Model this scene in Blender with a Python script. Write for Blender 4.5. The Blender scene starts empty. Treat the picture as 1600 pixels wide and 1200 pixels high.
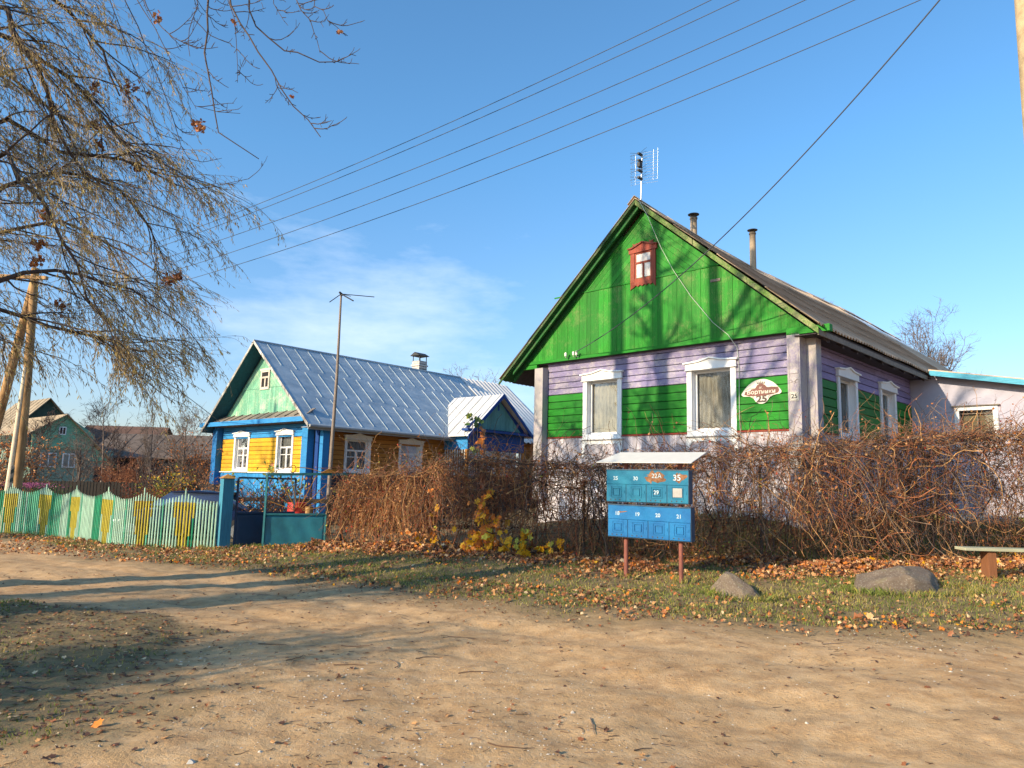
import bpy, bmesh, math, random
import numpy as np
from mathutils import Matrix, Vector
RA = math.radians
random.seed(7); rng = np.random.default_rng(7)
S = bpy.context.scene
C = S.collection

# ------------------------------------------------------------------ camera, sky, sun, exposure
EYE = 1.62
FPX, PITCH, ROLL = 1131.35, 0.13617, 0.02353
def cam_axes():
    cp, sp = math.cos(PITCH), math.sin(PITCH)
    right = np.array([1, 0, 0.]); fwd = np.array([0, cp, sp]); down = np.array([0, sp, -cp])
    c, s = math.cos(ROLL), math.sin(ROLL)
    return np.array([c*right - s*down, s*right + c*down, fwd])
CA = cam_axes()
cam_data = bpy.data.cameras.new('camera'); cam = bpy.data.objects.new('camera', cam_data); C.objects.link(cam)
cam_data.sensor_width = 36; cam_data.lens = FPX/1600*36; cam_data.clip_start = .05; cam_data.clip_end = 3000
M = Matrix.Identity(4)
for i in range(3):
    M[i][0] = CA[0][i]; M[i][1] = -CA[1][i]; M[i][2] = -CA[2][i]
M[2][3] = EYE
cam.matrix_world = M
S.camera = cam

SUN_AZ, SUN_EL = 54.4, 22.0        # azimuth the light travels towards, from +Y to +X; elevation
SA = RA(SUN_AZ)
SD = np.array([math.sin(SA), math.cos(SA)])          # ground direction of the shadows
W = bpy.data.worlds.new('World'); S.world = W; W.use_nodes = True
nt = W.node_tree; nt.nodes.clear()
def wn(t, **k):
    n = nt.nodes.new(t)
    for a, b in k.items(): setattr(n, a, b)
    return n
sky = wn('ShaderNodeTexSky', sky_type='NISHITA', sun_disc=False)
sky.sun_elevation = RA(SUN_EL); sky.sun_rotation = RA(SUN_AZ + 180)
sky.air_density = 1.0; sky.dust_density = 1.0; sky.ozone_density = 2.6; sky.altitude = 100
tint = wn('ShaderNodeMix', data_type='RGBA', blend_type='MULTIPLY'); tint.inputs[0].default_value = 1
nt.links.new(sky.outputs[0], tint.inputs[6])
tc = wn('ShaderNodeTexCoord'); sz_ = wn('ShaderNodeSeparateXYZ'); nt.links.new(tc.outputs['Generated'], sz_.inputs[0])
hz = wn('ShaderNodeMapRange'); hz.inputs[1].default_value = .0; hz.inputs[2].default_value = .42; nt.links.new(sz_.outputs[2], hz.inputs[0])
tm = wn('ShaderNodeMix', data_type='RGBA'); tm.inputs[6].default_value = (.98, .92, 1.0, 1); tm.inputs[7].default_value = (.76, 1.18, 1.34, 1)
nt.links.new(hz.outputs[0], tm.inputs[0]); nt.links.new(tm.outputs[2], tint.inputs[7]); mp = wn('ShaderNodeMapping'); mp.inputs['Scale'].default_value = (2.2, 2.2, 7)
nt.links.new(tc.outputs['Generated'], mp.inputs[0])
no = wn('ShaderNodeTexNoise'); no.inputs['Scale'].default_value = 1.6; no.inputs['Detail'].default_value = 7; no.inputs['Roughness'].default_value = .6
nt.links.new(mp.outputs[0], no.inputs[0])
dot = wn('ShaderNodeVectorMath', operation='DOT_PRODUCT')
d0 = Vector((-0.20, 0.95, 0.17)).normalized(); dot.inputs[1].default_value = d0
nt.links.new(tc.outputs['Generated'], dot.inputs[0])
mr = wn('ShaderNodeMapRange'); mr.inputs[1].default_value = .955; mr.inputs[2].default_value = 1.0; mr.inputs[3].default_value = -.24; mr.inputs[4].default_value = .05
nt.links.new(dot.outputs['Value'], mr.inputs[0])
ad = wn('ShaderNodeMath', operation='ADD'); nt.links.new(no.outputs[0], ad.inputs[0]); nt.links.new(mr.outputs[0], ad.inputs[1])
cr = wn('ShaderNodeMapRange'); cr.inputs[1].default_value = .44; cr.inputs[2].default_value = .74; cr.inputs[4].default_value = .38
nt.links.new(ad.outputs[0], cr.inputs[0])
cm = wn('ShaderNodeMix', data_type='RGBA'); cm.inputs[7].default_value = (6.6, 7.1, 7.9, 1)
nt.links.new(cr.outputs[0], cm.inputs[0]); nt.links.new(tint.outputs[2], cm.inputs[6])
bg = wn('ShaderNodeBackground'); bg.inputs[1].default_value = 0.135
nt.links.new(cm.outputs[2], bg.inputs[0])
wo = wn('ShaderNodeOutputWorld'); nt.links.new(bg.outputs[0], wo.inputs[0])
sl = bpy.data.lights.new('sun', 'SUN'); sl.energy = 5.0; sl.angle = RA(.45); sl.color = (1.0, .82, .56)
so = bpy.data.objects.new('sun', sl); C.objects.link(so)
sdir = Vector((SD[0]*math.cos(RA(SUN_EL)), SD[1]*math.cos(RA(SUN_EL)), -math.sin(RA(SUN_EL))))
so.rotation_euler = sdir.to_track_quat('-Z', 'Y').to_euler(); so.location = (-20, -15, 20)
S.view_settings.view_transform = 'Standard'; S.view_settings.look = 'None'; S.view_settings.gamma = 1
S.view_settings.exposure = 0.6
S.render.engine = 'CYCLES'
S.cycles.use_denoising = True
S.cycles.max_bounces = 6; S.cycles.transparent_max_bounces = 8; S.cycles.diffuse_bounces = 3

# ------------------------------------------------------------------ helpers
def ray(px, py):
    q = np.array([(px-800)/FPX, (py-600)/FPX, 1.]); return CA.T @ q
def at(px, py, Y):
    r = ray(px, py); return np.array([0, 0, EYE]) + r*(Y/r[1])

def tag(o, label=None, cat=None, group=None, kind=None):
    if label: o['label'] = label
    if cat: o['category'] = cat
    if group: o['group'] = group
    if kind: o['kind'] = kind
    return o
def empty(name, loc=(0, 0, 0), rz=0, label=None, cat=None, group=None):
    o = bpy.data.objects.new(name, None); C.objects.link(o); o.location = loc; o.rotation_euler = (0, 0, rz)
    o.empty_display_size = .2
    return tag(o, label, cat, group)
def link(name, me, parent=None):
    o = bpy.data.objects.new(name, me); C.objects.link(o); o.parent = parent
    return o

class MB:
    """collects boxes, prisms, tubes; F maps (p, d, z) into the object's own frame"""
    def __init__(s, F=None): s.v = []; s.f = []; s.m = []; s.sm = []; s.F = F or (lambda p, d, z: (p, d, z))
    def add(s, vs, fs, mi=0, smooth=False, raw=False):
        b = len(s.v); s.v += [tuple(x) if raw else tuple(s.F(*x)) for x in vs]
        for f in fs: s.f.append(tuple(b+i for i in f)); s.m.append(mi); s.sm.append(smooth)
    def box(s, a0, a1, b0, b1, c0, c1, mi=0):
        s.add([(a0, b0, c0), (a1, b0, c0), (a1, b1, c0), (a0, b1, c0), (a0, b0, c1), (a1, b0, c1), (a1, b1, c1), (a0, b1, c1)],
              [(0, 3, 2, 1), (4, 5, 6, 7), (0, 1, 5, 4), (1, 2, 6, 5), (2, 3, 7, 6), (3, 0, 4, 7)], mi)
    def prism(s, poly, d0, d1, mi=0):      # poly in (p, z), extruded along d
        n = len(poly)
        s.add([(p, d0, z) for p, z in poly] + [(p, d1, z) for p, z in poly],
              [tuple(range(n)), tuple(range(2*n-1, n-1, -1))] + [(i, i+n, (i+1) % n+n, (i+1) % n) for i in range(n)], mi)
    def bar(s, a, b, w, h=None, mi=0):     # rectangular bar between two points
        a, b = np.array(a, float), np.array(b, float); h = h or w
        d = b-a; d /= np.linalg.norm(d)
        up = np.array([0, 0, 1.]) if abs(d[2]) < .95 else np.array([0, 1., 0])
        x = np.cross(d, up); x /= np.linalg.norm(x); y = np.cross(x, d)
        vs = [e + x*sx*w/2 + y*sy*h/2 for e in (a, b) for sx, sy in ((-1, -1), (1, -1), (1, 1), (-1, 1))]
        s.add(vs, [(0, 1, 2, 3), (7, 6, 5, 4)] + [(i, i+4, (i+1) % 4+4, (i+1) % 4) for i in range(4)], mi)
    def tube(s, pts, r, k=8, mi=0, cap=True):
        pts = [np.array(p, float) for p in pts]; n = len(pts)
        rs = list(r) if hasattr(r, '__len__') else [r]*n
        vs = []; prev = None
        for i in range(n):
            t = pts[min(i+1, n-1)] - pts[max(i-1, 0)]; t /= (np.linalg.norm(t)+1e-9)
            if prev is None: prev = np.array([1., 0, 0]) if abs(t[0]) < .8 else np.array([0, 1., 0])
            x = prev - t*(prev@t); x /= np.linalg.norm(x); y = np.cross(t, x); prev = x
            for j in range(k):
                a = 2*math.pi*j/k; vs.append(pts[i] + rs[i]*(x*math.cos(a)+y*math.sin(a)))
        fs = [(i*k+j, i*k+(j+1) % k, (i+1)*k+(j+1) % k, (i+1)*k+j) for i in range(n-1) for j in range(k)]
        s.add(vs, fs, mi, True)
        if cap: s.add(vs[:k], [tuple(range(k-1, -1, -1))], mi); s.add(vs[-k:], [tuple(range(k))], mi)
    def build(s, name, mats, parent=None, fix=True, bevel=0):
        me = bpy.data.meshes.new(name); me.from_pydata(s.v, [], s.f)
        mats = mats if isinstance(mats, (list, tuple)) else [mats]
        for m in mats: me.materials.append(m)
        me.polygons.foreach_set('material_index', s.m); me.polygons.foreach_set('use_smooth', s.sm)
        if fix:
            bm = bmesh.new(); bm.from_mesh(me); bmesh.ops.recalc_face_normals(bm, faces=bm.faces); bm.to_mesh(me); bm.free()
        o = link(name, me, parent)
        if bevel:
            b = o.modifiers.new('bevel', 'BEVEL'); b.width = bevel; b.segments = 2; b.limit_method = 'ANGLE'
        return o

def np_mesh(name, V, counts, mats, parent=None, midx=None, smooth=False, idx=None):
    me = bpy.data.meshes.new(name); V = np.asarray(V, np.float32).reshape(-1, 3)
    idx = np.arange(len(V)) if idx is None else idx
    me.vertices.add(len(V)); me.vertices.foreach_set('co', V.ravel())
    me.loops.add(len(idx)); me.loops.foreach_set('vertex_index', np.asarray(idx, np.int32))
    st = np.concatenate([[0], np.cumsum(counts)[:-1]]).astype(np.int32)
    me.polygons.add(len(counts)); me.polygons.foreach_set('loop_start', st)
    mats = mats if isinstance(mats, (list, tuple)) else [mats]
    for m in mats: me.materials.append(m)
    if midx is not None: me.polygons.foreach_set('material_index', np.asarray(midx, np.int32))
    me.polygons.foreach_set('use_smooth', np.full(len(counts), smooth))
    me.update(calc_edges=True); me.validate()
    return link(name, me, parent)

def unit(v): return v/(np.linalg.norm(v, axis=-1, keepdims=True)+1e-9)
def tubes_data(P, R, k=3):
    """P (S,N,3), R (S,N) -> vertices, quad indices"""
    T = np.empty_like(P); T[:, 1:-1] = P[:, 2:]-P[:, :-2]; T[:, 0] = P[:, 1]-P[:, 0]; T[:, -1] = P[:, -1]-P[:, -2]
    T = unit(T); ref = np.zeros_like(T); ref[..., 0] = .31; ref[..., 1] = .87; ref[..., 2] = .38
    X = unit(np.cross(T, ref)); Y = np.cross(T, X)
    a = np.arange(k)*2*np.pi/k
    V = P[:, :, None, :] + R[:, :, None, None]*(X[:, :, None, :]*np.cos(a)[:, None] + Y[:, :, None, :]*np.sin(a)[:, None])
    s, n = P.shape[:2]
    i = np.arange(n-1)[:, None]; j = np.arange(k)[None, :]
    q = np.stack([i*k+j, i*k+(j+1) % k, (i+1)*k+(j+1) % k, (i+1)*k+j], -1).reshape(-1, 4)
    Q = (q[None] + (np.arange(s)*n*k)[:, None, None]).reshape(-1, 4)
    return V.reshape(-1, 3), Q, (n-1)*k
def strands(name, sets, mats, parent=None, k=3, smooth=True):
    """sets: list of (P, R, material index array or int)"""
    Vs, Qs, Ms, off = [], [], [], 0
    for st in sets:
        P, R, mi = st[:3]; kk = st[3] if len(st) > 3 else k
        if len(P) == 0: continue
        V, Q, fp = tubes_data(np.asarray(P, float), np.asarray(R, float), kk)
        Vs.append(V); Qs.append(Q+off); off += len(V)
        Ms.append(np.repeat(np.broadcast_to(mi, (len(P),)), fp))
    Q = np.concatenate(Qs)
    return np_mesh(name, np.concatenate(Vs), np.full(len(Q), 4), mats, parent, np.concatenate(Ms), smooth, Q.ravel())
def grow(st, di, L, r0, r1, N=7, wob=.25, trop=(0, 0, 0), tropw=0.):
    st = np.asarray(st, float); S_ = len(st); d = unit(np.asarray(di, float)); L = np.broadcast_to(L, (S_,)); P = np.empty((S_, N, 3)); P[:, 0] = st
    tv = np.array(trop, float)
    for i in range(1, N):
        d = unit(d + rng.normal(0, wob, (S_, 3)) + tv*tropw)
        P[:, i] = P[:, i-1] + d*(L/(N-1))[:, None]
    t = np.linspace(0, 1, N)[None]
    R = np.broadcast_to(r0, (S_,))[:, None]*(1-t) + np.broadcast_to(r1, (S_,))[:, None]*t
    return P, R
def kids(P, R, n, t0=.2, t1=1., ang=.8, jit=.2):
    S_, N = P.shape[:2]; k = S_*n
    b = np.repeat(np.arange(S_), n); t = rng.uniform(t0, t1, k)*(N-1.001); i = t.astype(int); f = (t-i)[:, None]
    p = P[b, i]*(1-f) + P[b, i+1]*f; T = unit(P[b, i+1]-P[b, i])
    q = rng.normal(size=(k, 3)); q = unit(q - T*(q*T).sum(1, keepdims=True))
    a = (ang + rng.normal(0, jit, k))[:, None]
    return p, T*np.cos(a)+q*np.sin(a), R[b, i]*.999, b
def leaf_quads(p, d, L, w, twist=None):
    """rhombus leaves from p along d"""
    d = unit(d); x = unit(np.cross(d, rng.normal(size=d.shape))); L = np.broadcast_to(L, (len(p),))[:, None]; w = np.broadcast_to(w, (len(p),))[:, None]
    n = np.cross(d, x)
    return np.stack([p, p+d*L*.45+x*w/2+n*w*.15, p+d*L, p+d*L*.5-x*w/2+n*w*.15], 1)
MAPLE = np.array([(0, -.5), (.16, -.26), (.42, -.26), (.38, -.02), (.48, .22), (.24, .26), (0, .52), (-.22, .28), (-.48, .24), (-.36, 0.0), (-.44, -.24), (-.14, -.28)])
def maple_leaves(p, n, size, curl=.25):
    """12-corner lobed leaves: p centres, n normals"""
    n = unit(n); x = unit(np.cross(n, rng.normal(size=n.shape))); y = np.cross(n, x); s = np.broadcast_to(size, (len(p),))[:, None, None]
    h = (np.abs(MAPLE[:, 0])**1.5)*curl*2
    c = rng.uniform(-1, 1.4, len(p))[:, None, None]
    asp = rng.uniform(.55, 1.05, len(p))[:, None, None]; x = x*asp[:, 0]
    return p[:, None]+s*(MAPLE[None, :, :1]*x[:, None]+MAPLE[None, :, 1:]*y[:, None]+h[None, :, None]*c*n[:, None])

# ------------------------------------------------------------------ materials
def newmat(name):
    m = bpy.data.materials.new(name); m.use_nodes = True; t = m.node_tree; t.nodes.clear()
    o = t.nodes.new('ShaderNodeOutputMaterial'); b = t.nodes.new('ShaderNodeBsdfPrincipled'); t.links.new(b.outputs[0], o.inputs[0])
    return m, t, b
def node(t, ty, **k):
    n = t.nodes.new(ty)
    for a, v in k.items():
        if a.startswith('i_'): n.inputs[int(a[2:])].default_value = v
        else: setattr(n, a, v)
    return n
def noise(t, sc, det=5, rough=.55, scale=(1, 1, 1), vec=None):
    if vec is None: vec = node(t, 'ShaderNodeTexCoord').outputs['Object']
    mp = node(t, 'ShaderNodeMapping'); mp.inputs['Scale'].default_value = scale; t.links.new(vec, mp.inputs[0])
    n = node(t, 'ShaderNodeTexNoise'); n.inputs['Scale'].default_value = sc; n.inputs['Detail'].default_value = det; n.inputs['Roughness'].default_value = rough
    t.links.new(mp.outputs[0], n.inputs[0]); return n.outputs[0]
def ramp(t, src, a, b, lo=0., hi=1.):
    m = node(t, 'ShaderNodeMapRange'); m.inputs[1].default_value = a; m.inputs[2].default_value = b; m.inputs[3].default_value = lo; m.inputs[4].default_value = hi
    t.links.new(src, m.inputs[0]); return m.outputs[0]
def mix(t, fac, a, b, mode='MIX'):
    m = node(t, 'ShaderNodeMix', data_type='RGBA', blend_type=mode)
    for i, x in ((0, fac), (6, a), (7, b)):
        if hasattr(x, 'links') or hasattr(x, 'is_linked'): t.links.new(x, m.inputs[i])
        elif i == 0: m.inputs[0].default_value = x
        else: m.inputs[i].default_value = (*x, 1)
    return m.outputs[2]
def bump(t, b, h, strength=.3, dist=.01):
    n = node(t, 'ShaderNodeBump'); n.inputs['Strength'].default_value = strength; n.inputs['Distance'].default_value = dist
    t.links.new(h, n.inputs['Height']); t.links.new(n.outputs[0], b.inputs['Normal'])
def mmath(t, op, a, b=None):
    m = node(t, 'ShaderNodeMath', operation=op)
    for i, x in enumerate((a, b)):
        if x is None: continue
        if hasattr(x, 'is_linked'): t.links.new(x, m.inputs[i])
        else: m.inputs[i].default_value = x
    return m.outputs[0]
def paint(name, col, wear=(.36, .33, .29), amount=.3, axis='x', rough=.65, var=.22, dirt=.25):
    """old oil paint on boards: grain along the axis, worn patches down to grey wood, streaks of dirt"""
    m, t, b = newmat(name)
    sc = {'x': (1.2, 8, 22), 'y': (8, 1.2, 22), 'z': (18, 18, 1.1), 'o': (4, 4, 4)}[axis]
    g = noise(t, 3, 6, .65, sc); big = noise(t, 1.3, 4, .6); fine = noise(t, 14, 4, .7, sc)
    dark = tuple(c*(1-var*1.6) for c in col); light = tuple(min(1, c*(1+var)) for c in col)
    c0 = mix(t, ramp(t, g, .3, .72), dark, light)
    c0 = mix(t, ramp(t, big, .38, .7, 0, dirt*1.5), c0, tuple(c*.5+.03 for c in col))
    s = mmath(t, 'ADD', mmath(t, 'MULTIPLY', fine, .55), mmath(t, 'MULTIPLY', noise(t, 2.3, 5, .7, (1, 1, 1)), .45))
    mask = ramp(t, s, .66-amount*.3, .72-amount*.3)
    c0 = mix(t, mask, c0, wear)
    ri = node(t, 'ShaderNodeNewGeometry').outputs['Random Per Island']; vv = node(t, 'ShaderNodeCombineColor'); q_ = ramp(t, ri, 0, 1, .74, 1.08)
    for i_ in range(3): t.links.new(q_, vv.inputs[i_])
    c0 = mix(t, 1.0, c0, vv.outputs[0], 'MULTIPLY')
    t.links.new(c0, b.inputs['Base Color']); b.inputs['Roughness'].default_value = min(.9, rough+.15); b.inputs['Specular IOR Level'].default_value = .2
    bump(t, b, g, .35, .006)
    return m
def plain(name, col, rough=.6, var=.15, sc=6, metal=0., bmp=.2, scale=(1, 1, 1)):
    m, t, b = newmat(name)
    g = noise(t, sc, 5, .6, scale)
    t.links.new(mix(t, ramp(t, g, .3, .7), tuple(c*(1-var) for c in col), tuple(min(1, c*(1+var)) for c in col)), b.inputs['Base Color'])
    b.inputs['Roughness'].default_value = rough; b.inputs['Metallic'].default_value = metal
    if bmp: bump(t, b, g, bmp, .01)
    return m
def leafmat(name, col, var=.35, sc=9, trans=.35, rough=.6):
    m, t, b = newmat(name)
    g = noise(t, sc, 3, .7)
    c = mix(t, ramp(t, g, .3, .7), tuple(x*(1-var) for x in col), tuple(min(1, x*(1+var)) for x in col))
    t.links.new(c, b.inputs['Base Color']); b.inputs['Roughness'].default_value = rough
    if trans:
        tr = node(t, 'ShaderNodeBsdfTranslucent'); t.links.new(c, tr.inputs[0]); mx = node(t, 'ShaderNodeMixShader'); mx.inputs[0].default_value = trans
        out = [n for n in t.nodes if n.type == 'OUTPUT_MATERIAL'][0]
        t.links.new(b.outputs[0], mx.inputs[1]); t.links.new(tr.outputs[0], mx.inputs[2]); t.links.new(mx.outputs[0], out.inputs[0])
    return m
def glass(name):
    m, t, b = newmat(name); out = [n for n in t.nodes if n.type == 'OUTPUT_MATERIAL'][0]; t.nodes.remove(b)
    tr = node(t, 'ShaderNodeBsdfTransparent'); tr.inputs[0].default_value = (.86, .88, .86, 1); gl = node(t, 'ShaderNodeBsdfGlossy'); gl.inputs['Roughness'].default_value = .03
    lw = node(t, 'ShaderNodeFresnel'); lw.inputs[0].default_value = 1.5
    f = mmath(t, 'MULTIPLY', lw.outputs[0], 1.1); mx = node(t, 'ShaderNodeMixShader'); t.links.new(f, mx.inputs[0])
    bn = node(t, 'ShaderNodeBump'); bn.inputs['Strength'].default_value = .05; bn.inputs['Distance'].default_value = .05
    t.links.new(noise(t, 2.5, 2, .5), bn.inputs['Height']); t.links.new(bn.outputs[0], gl.inputs['Normal'])
    t.links.new(tr.outputs[0], mx.inputs[1]); t.links.new(gl.outputs[0], mx.inputs[2]); t.links.new(mx.outputs[0], out.inputs[0])
    return m

m_purple = paint('lilac_paint', (.25, .215, .375), (.42, .385, .41), .5, 'x')
m_purple_z = paint('lilac_paint_post', (.30, .26, .40), (.46, .42, .40), .75, 'z')
m_purple_y = paint('lilac_paint_side', (.30, .25, .46), (.42, .38, .42), .15, 'y')
m_green = paint('green_paint', (.014, .215, .014), (.20, .36, .14), .16, 'x', .5)
m_green_y = paint('green_paint_side', (.018, .20, .025), (.16, .30, .12), .1, 'y', .5)
m_green_z = paint('green_board_paint', (.020, .235, .018), (.15, .24, .07), .42, 'z', .5)
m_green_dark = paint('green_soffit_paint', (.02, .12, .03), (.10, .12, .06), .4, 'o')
m_moss = paint('mossy_peeling_paint', (.10, .19, .04), (.27, .27, .13), .55, 'o')
m_moss_d = paint('dark_mossy_board', (.045, .10, .03), (.22, .20, .13), .45, 'o')
m_whitewash = paint('whitewashed_boards', (.60, .55, .60), (.38, .34, .35), .55, 'z')
m_plaster = plain('rough_white_plaster', (.66, .60, .62), .9, .18, 3)
m_annex = plain('lilac_plaster', (.40, .385, .47), .9, .1, 1.2)
m_red_trim = paint('red_trim_paint', (.30, .05, .03), (.2, .14, .1), .3, 'x')
m_white = paint('white_paint', (.84, .83, .82), (.55, .52, .48), .12, 'z', .5, .05, .1)
m_brown_red = paint('red_brown_paint', (.30, .07, .045), (.36, .2, .15), .3, 'z')
m_backing = plain('dark_gap', (.02, .02, .02), .9)
m_glass = glass('window_glass')
m_dark = plain('dark_interior', (.012, .012, .014), .9, 0)
m_slate = plain('weathered_asbestos_slate', (.50, .37, .26), .9, .5, 1.8, 0, .3, (.3, 4, .3))
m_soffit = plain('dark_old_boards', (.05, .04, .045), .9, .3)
m_oldwood = paint('grey_old_wood', (.26, .22, .18), (.16, .13, .11), .4, 'o', .85)
m_sky_blue = paint('light_blue_paint', (.10, .42, .58), (.3, .45, .5), .2, 'x', .5)
m_curtain = plain('lace_curtain', (.29, .255, .19), .9, .35, 22, 0, .2, (1, 1, .25))
m_curtain_d = plain('dim_curtain', (.22, .20, .17), .9, .4, 16, 0, .2, (1, 1, .2))
m_curtain_k = plain('dark_lace_curtain', (.13, .12, .11), .9, .6, 18, 0, .2, (1, 1, .3))
m_steel = plain('galvanised_steel', (.55, .56, .57), .35, .12, 5, .8)
m_sooty = None
def soot():
    m, t, b = newmat('sooty_pipe')
    tcn = node(t, 'ShaderNodeTexCoord'); sp = node(t, 'ShaderNodeSeparateXYZ'); t.links.new(tcn.outputs['Generated'], sp.inputs[0])
    f = mmath(t, 'ADD', sp.outputs[2], mmath(t, 'MULTIPLY', noise(t, 6), .4))
    t.links.new(mix(t, ramp(t, f, .92, 1.25), (.33, .25, .17), (.02, .018, .016)), b.inputs['Base Color']); b.inputs['Roughness'].default_value = .8
    return m
m_sooty = soot()
m_black = plain('blackened_metal', (.02, .02, .022), .6)
m_cable = plain('black_cable', (.05, .055, .07), .6)
m_palecable = plain('pale_cable', (.45, .5, .42), .6)
m_porcelain = plain('porcelain', (.7, .66, .6), .3)
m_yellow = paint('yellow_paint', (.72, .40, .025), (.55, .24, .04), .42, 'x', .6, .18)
m_yellow_y = paint('shaded_yellow_orange_paint', (.47, .19, .035), (.32, .15, .04), .3, 'y', .6, .18)  # side wall's shade put into a darker, more orange yellow; porch posts share it
m_blue = paint('blue_paint', (.035, .27, .62), (.12, .30, .5), .2, 'x', .5)
m_blue_z = paint('blue_paint_post', (.02, .20, .55), (.1, .28, .5), .2, 'z', .5)
m_blue_d = paint('deep_shaded_blue_paint', (.012, .065, .28), (.03, .08, .2), .2, 'z', .5)  # blue with the shade of porch walls and corner recess put into the colour
m_mint = paint('mint_paint', (.17, .45, .31), (.45, .60, .42), .5, 'z', .6)
m_mint_d = paint('sea_green_paint', (.14, .36, .34), (.2, .36, .33), .2, 'z', .6)
def roofmetal():
    m, t, b = newmat('zinc_roof_sheet')
    a = noise(t, 1.1, 5, .65, (1, 1, 3)); c = noise(t, 5, 4, .6, (1, .6, 1))
    col = mix(t, ramp(t, a, .35, .65), (.29, .36, .42), (.46, .52, .56)); col = mix(t, ramp(t, c, .56, .72, 0, .5), col, (.64, .62, .62))
    t.links.new(col, b.inputs['Base Color']); b.inputs['Metallic'].default_value = .3
    t.links.new(ramp(t, c, .3, .7, .32, .55), b.inputs['Roughness']); bump(t, b, noise(t, 1.5, 3), .25, .04)
    return m
m_zinc = roofmetal()
m_zinc_w = plain('bright_zinc_sheet', (.72, .70, .68), .42, .1, 1.5, .25, .5)
m_brownmetal = plain('brown_skirt_roof', (.22, .18, .15), .6, .25, 3)
m_brick = None
def brick():
    m, t, b = newmat('white_brick'); tcn = node(t, 'ShaderNodeTexCoord'); mp = node(t, 'ShaderNodeMapping'); mp.inputs['Rotation'].default_value = (RA(90), 0, 0)
    t.links.new(tcn.outputs['Object'], mp.inputs[0]); br = node(t, 'ShaderNodeTexBrick'); t.links.new(mp.outputs[0], br.inputs[0])
    br.inputs['Scale'].default_value = 2.2; br.inputs['Color1'].default_value = (.55, .5, .46, 1); br.inputs['Color2'].default_value = (.42, .38, .36, 1); br.inputs['Mortar'].default_value = (.18, .17, .16, 1)
    t.links.new(br.outputs[0], b.inputs['Base Color']); b.inputs['Roughness'].default_value = .9
    return m
m_brick = brick()
m_bark = plain('grey_bark', (.085, .065, .05), .95, .4, 8, 0, .6, (1, 1, .3))
m_barkw = plain('willow_bark', (.15, .10, .06), .95, .4, 9, 0, .6, (1, 1, .3))
m_twig = plain('dark_twigs', (.075, .05, .042), .85, .3, 6, 0, 0)
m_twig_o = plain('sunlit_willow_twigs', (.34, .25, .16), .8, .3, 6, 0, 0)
m_twig_g = plain('grey_brown_twigs', (.15, .11, .09), .85, .35, 5, 0, 0)
m_vine1 = plain('red_brown_vine', (.27, .10, .045), .85, .4, 5, 0, 0)
m_vine2 = plain('grey_vine', (.18, .12, .085), .85, .4, 5, 0, 0)
m_vine3 = plain('tan_vine', (.46, .25, .10), .8, .35, 5, 0, 0)
m_vine4 = plain('dark_vine', (.055, .035, .03), .9, .35, 5, 0, 0)
m_leaf_w = leafmat('olive_willow_leaf', (.58, .43, .14))
m_leaf_w2 = leafmat('dull_willow_leaf', (.38, .28, .15))
m_leaf_w3 = leafmat('yellow_willow_leaf', (.58, .40, .10))
m_leaf_b = leafmat('brown_dry_leaf', (.33, .12, .045), trans=.2)
m_leaf_k = leafmat('dark_rotting_leaf', (.10, .045, .025), trans=.1)
m_leaf_t = leafmat('tan_dry_leaf', (.54, .28, .11), trans=.15)
m_leaf_p = leafmat('pale_dry_leaf', (.62, .44, .25), trans=.1)
m_leaf_o = leafmat('orange_leaf', (.70, .22, .03), trans=.3)
m_leaf_y = leafmat('yellow_leaf', (.95, .43, .015), trans=.35)
m_leaf_yg = leafmat('yellow_green_leaf', (.55, .55, .08), trans=.35)
m_leaf_r = leafmat('red_leaf', (.42, .05, .025), trans=.3)
m_leaf_g = leafmat('green_leaf', (.07, .13, .03), trans=.3)
m_grass = [leafmat('grass_green', (.15, .19, .03), .4, 3, .25), leafmat('grass_olive', (.34, .29, .06), .35, 3, .2), leafmat('grass_straw', (.36, .27, .12), .3, 3, .2)]
m_pole = plain('orange_weathered_pole', (.33, .19, .08), .9, .6, 5, 0, 1.0, (2, 2, .35))
m_concrete = plain('concrete', (.36, .31, .25), .9, .18, 5, 0, .5)
m_concrete_w = plain('whitewashed_concrete', (.50, .47, .43), .9, .15, 5)
m_stripe = plain('dark_green_grey_paint', (.06, .085, .075), .8, .2, 5)

# ------------------------------------------------------------------ the lie of the land
RX = [-60, -11.4, -8, -4.45, -2.5, -.83, .86, 2.97, 5.85, 9, 14, 60]; RY = [30, 17.4, 14.4, 12.7, 11.5, 10.35, 9.25, 8.55, 8.35, 8.8, 9.5, 22]
HX = [-60, -13.2, -6.4, -4.0, -1.3, 1.4, 4.2, 7, 11, 16, 60]; HY = [36, 19.1, 16.66, 17.2, 15.6, 14.3, 13.5, 13.4, 14.6, 16.5, 30]
HZ = [0, 0, 0, .08, .16, .22, .24, .30, .41, .5, .5]
def smooth(t): t = np.clip(t, 0, 1); return t*t*(3-2*t)
def gz(x, y):
    x = np.asarray(x, float); y = np.asarray(y, float)
    yr = np.interp(x, RX, RY); yh = np.interp(x, HX, HY); zh = np.interp(x, HX, HZ)
    zb = np.interp(x, [-8, -2, 1, 4, 20], [0., .15, .6, .98, 1.0])
    z = zh*smooth((y-yr+.2)/(yh-yr)) + (zb-zh)*smooth((y-yh-.1)/1.9)
    far = np.interp(y, [0, 40, 70, 200, 900], [0, 0, 0, .8, 6])
    ruts = .018*np.sin(x*.9+y*.7)+.012*np.sin(2.3*x-1.1*y)
    return z + far + ruts*(y < 60)
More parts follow.
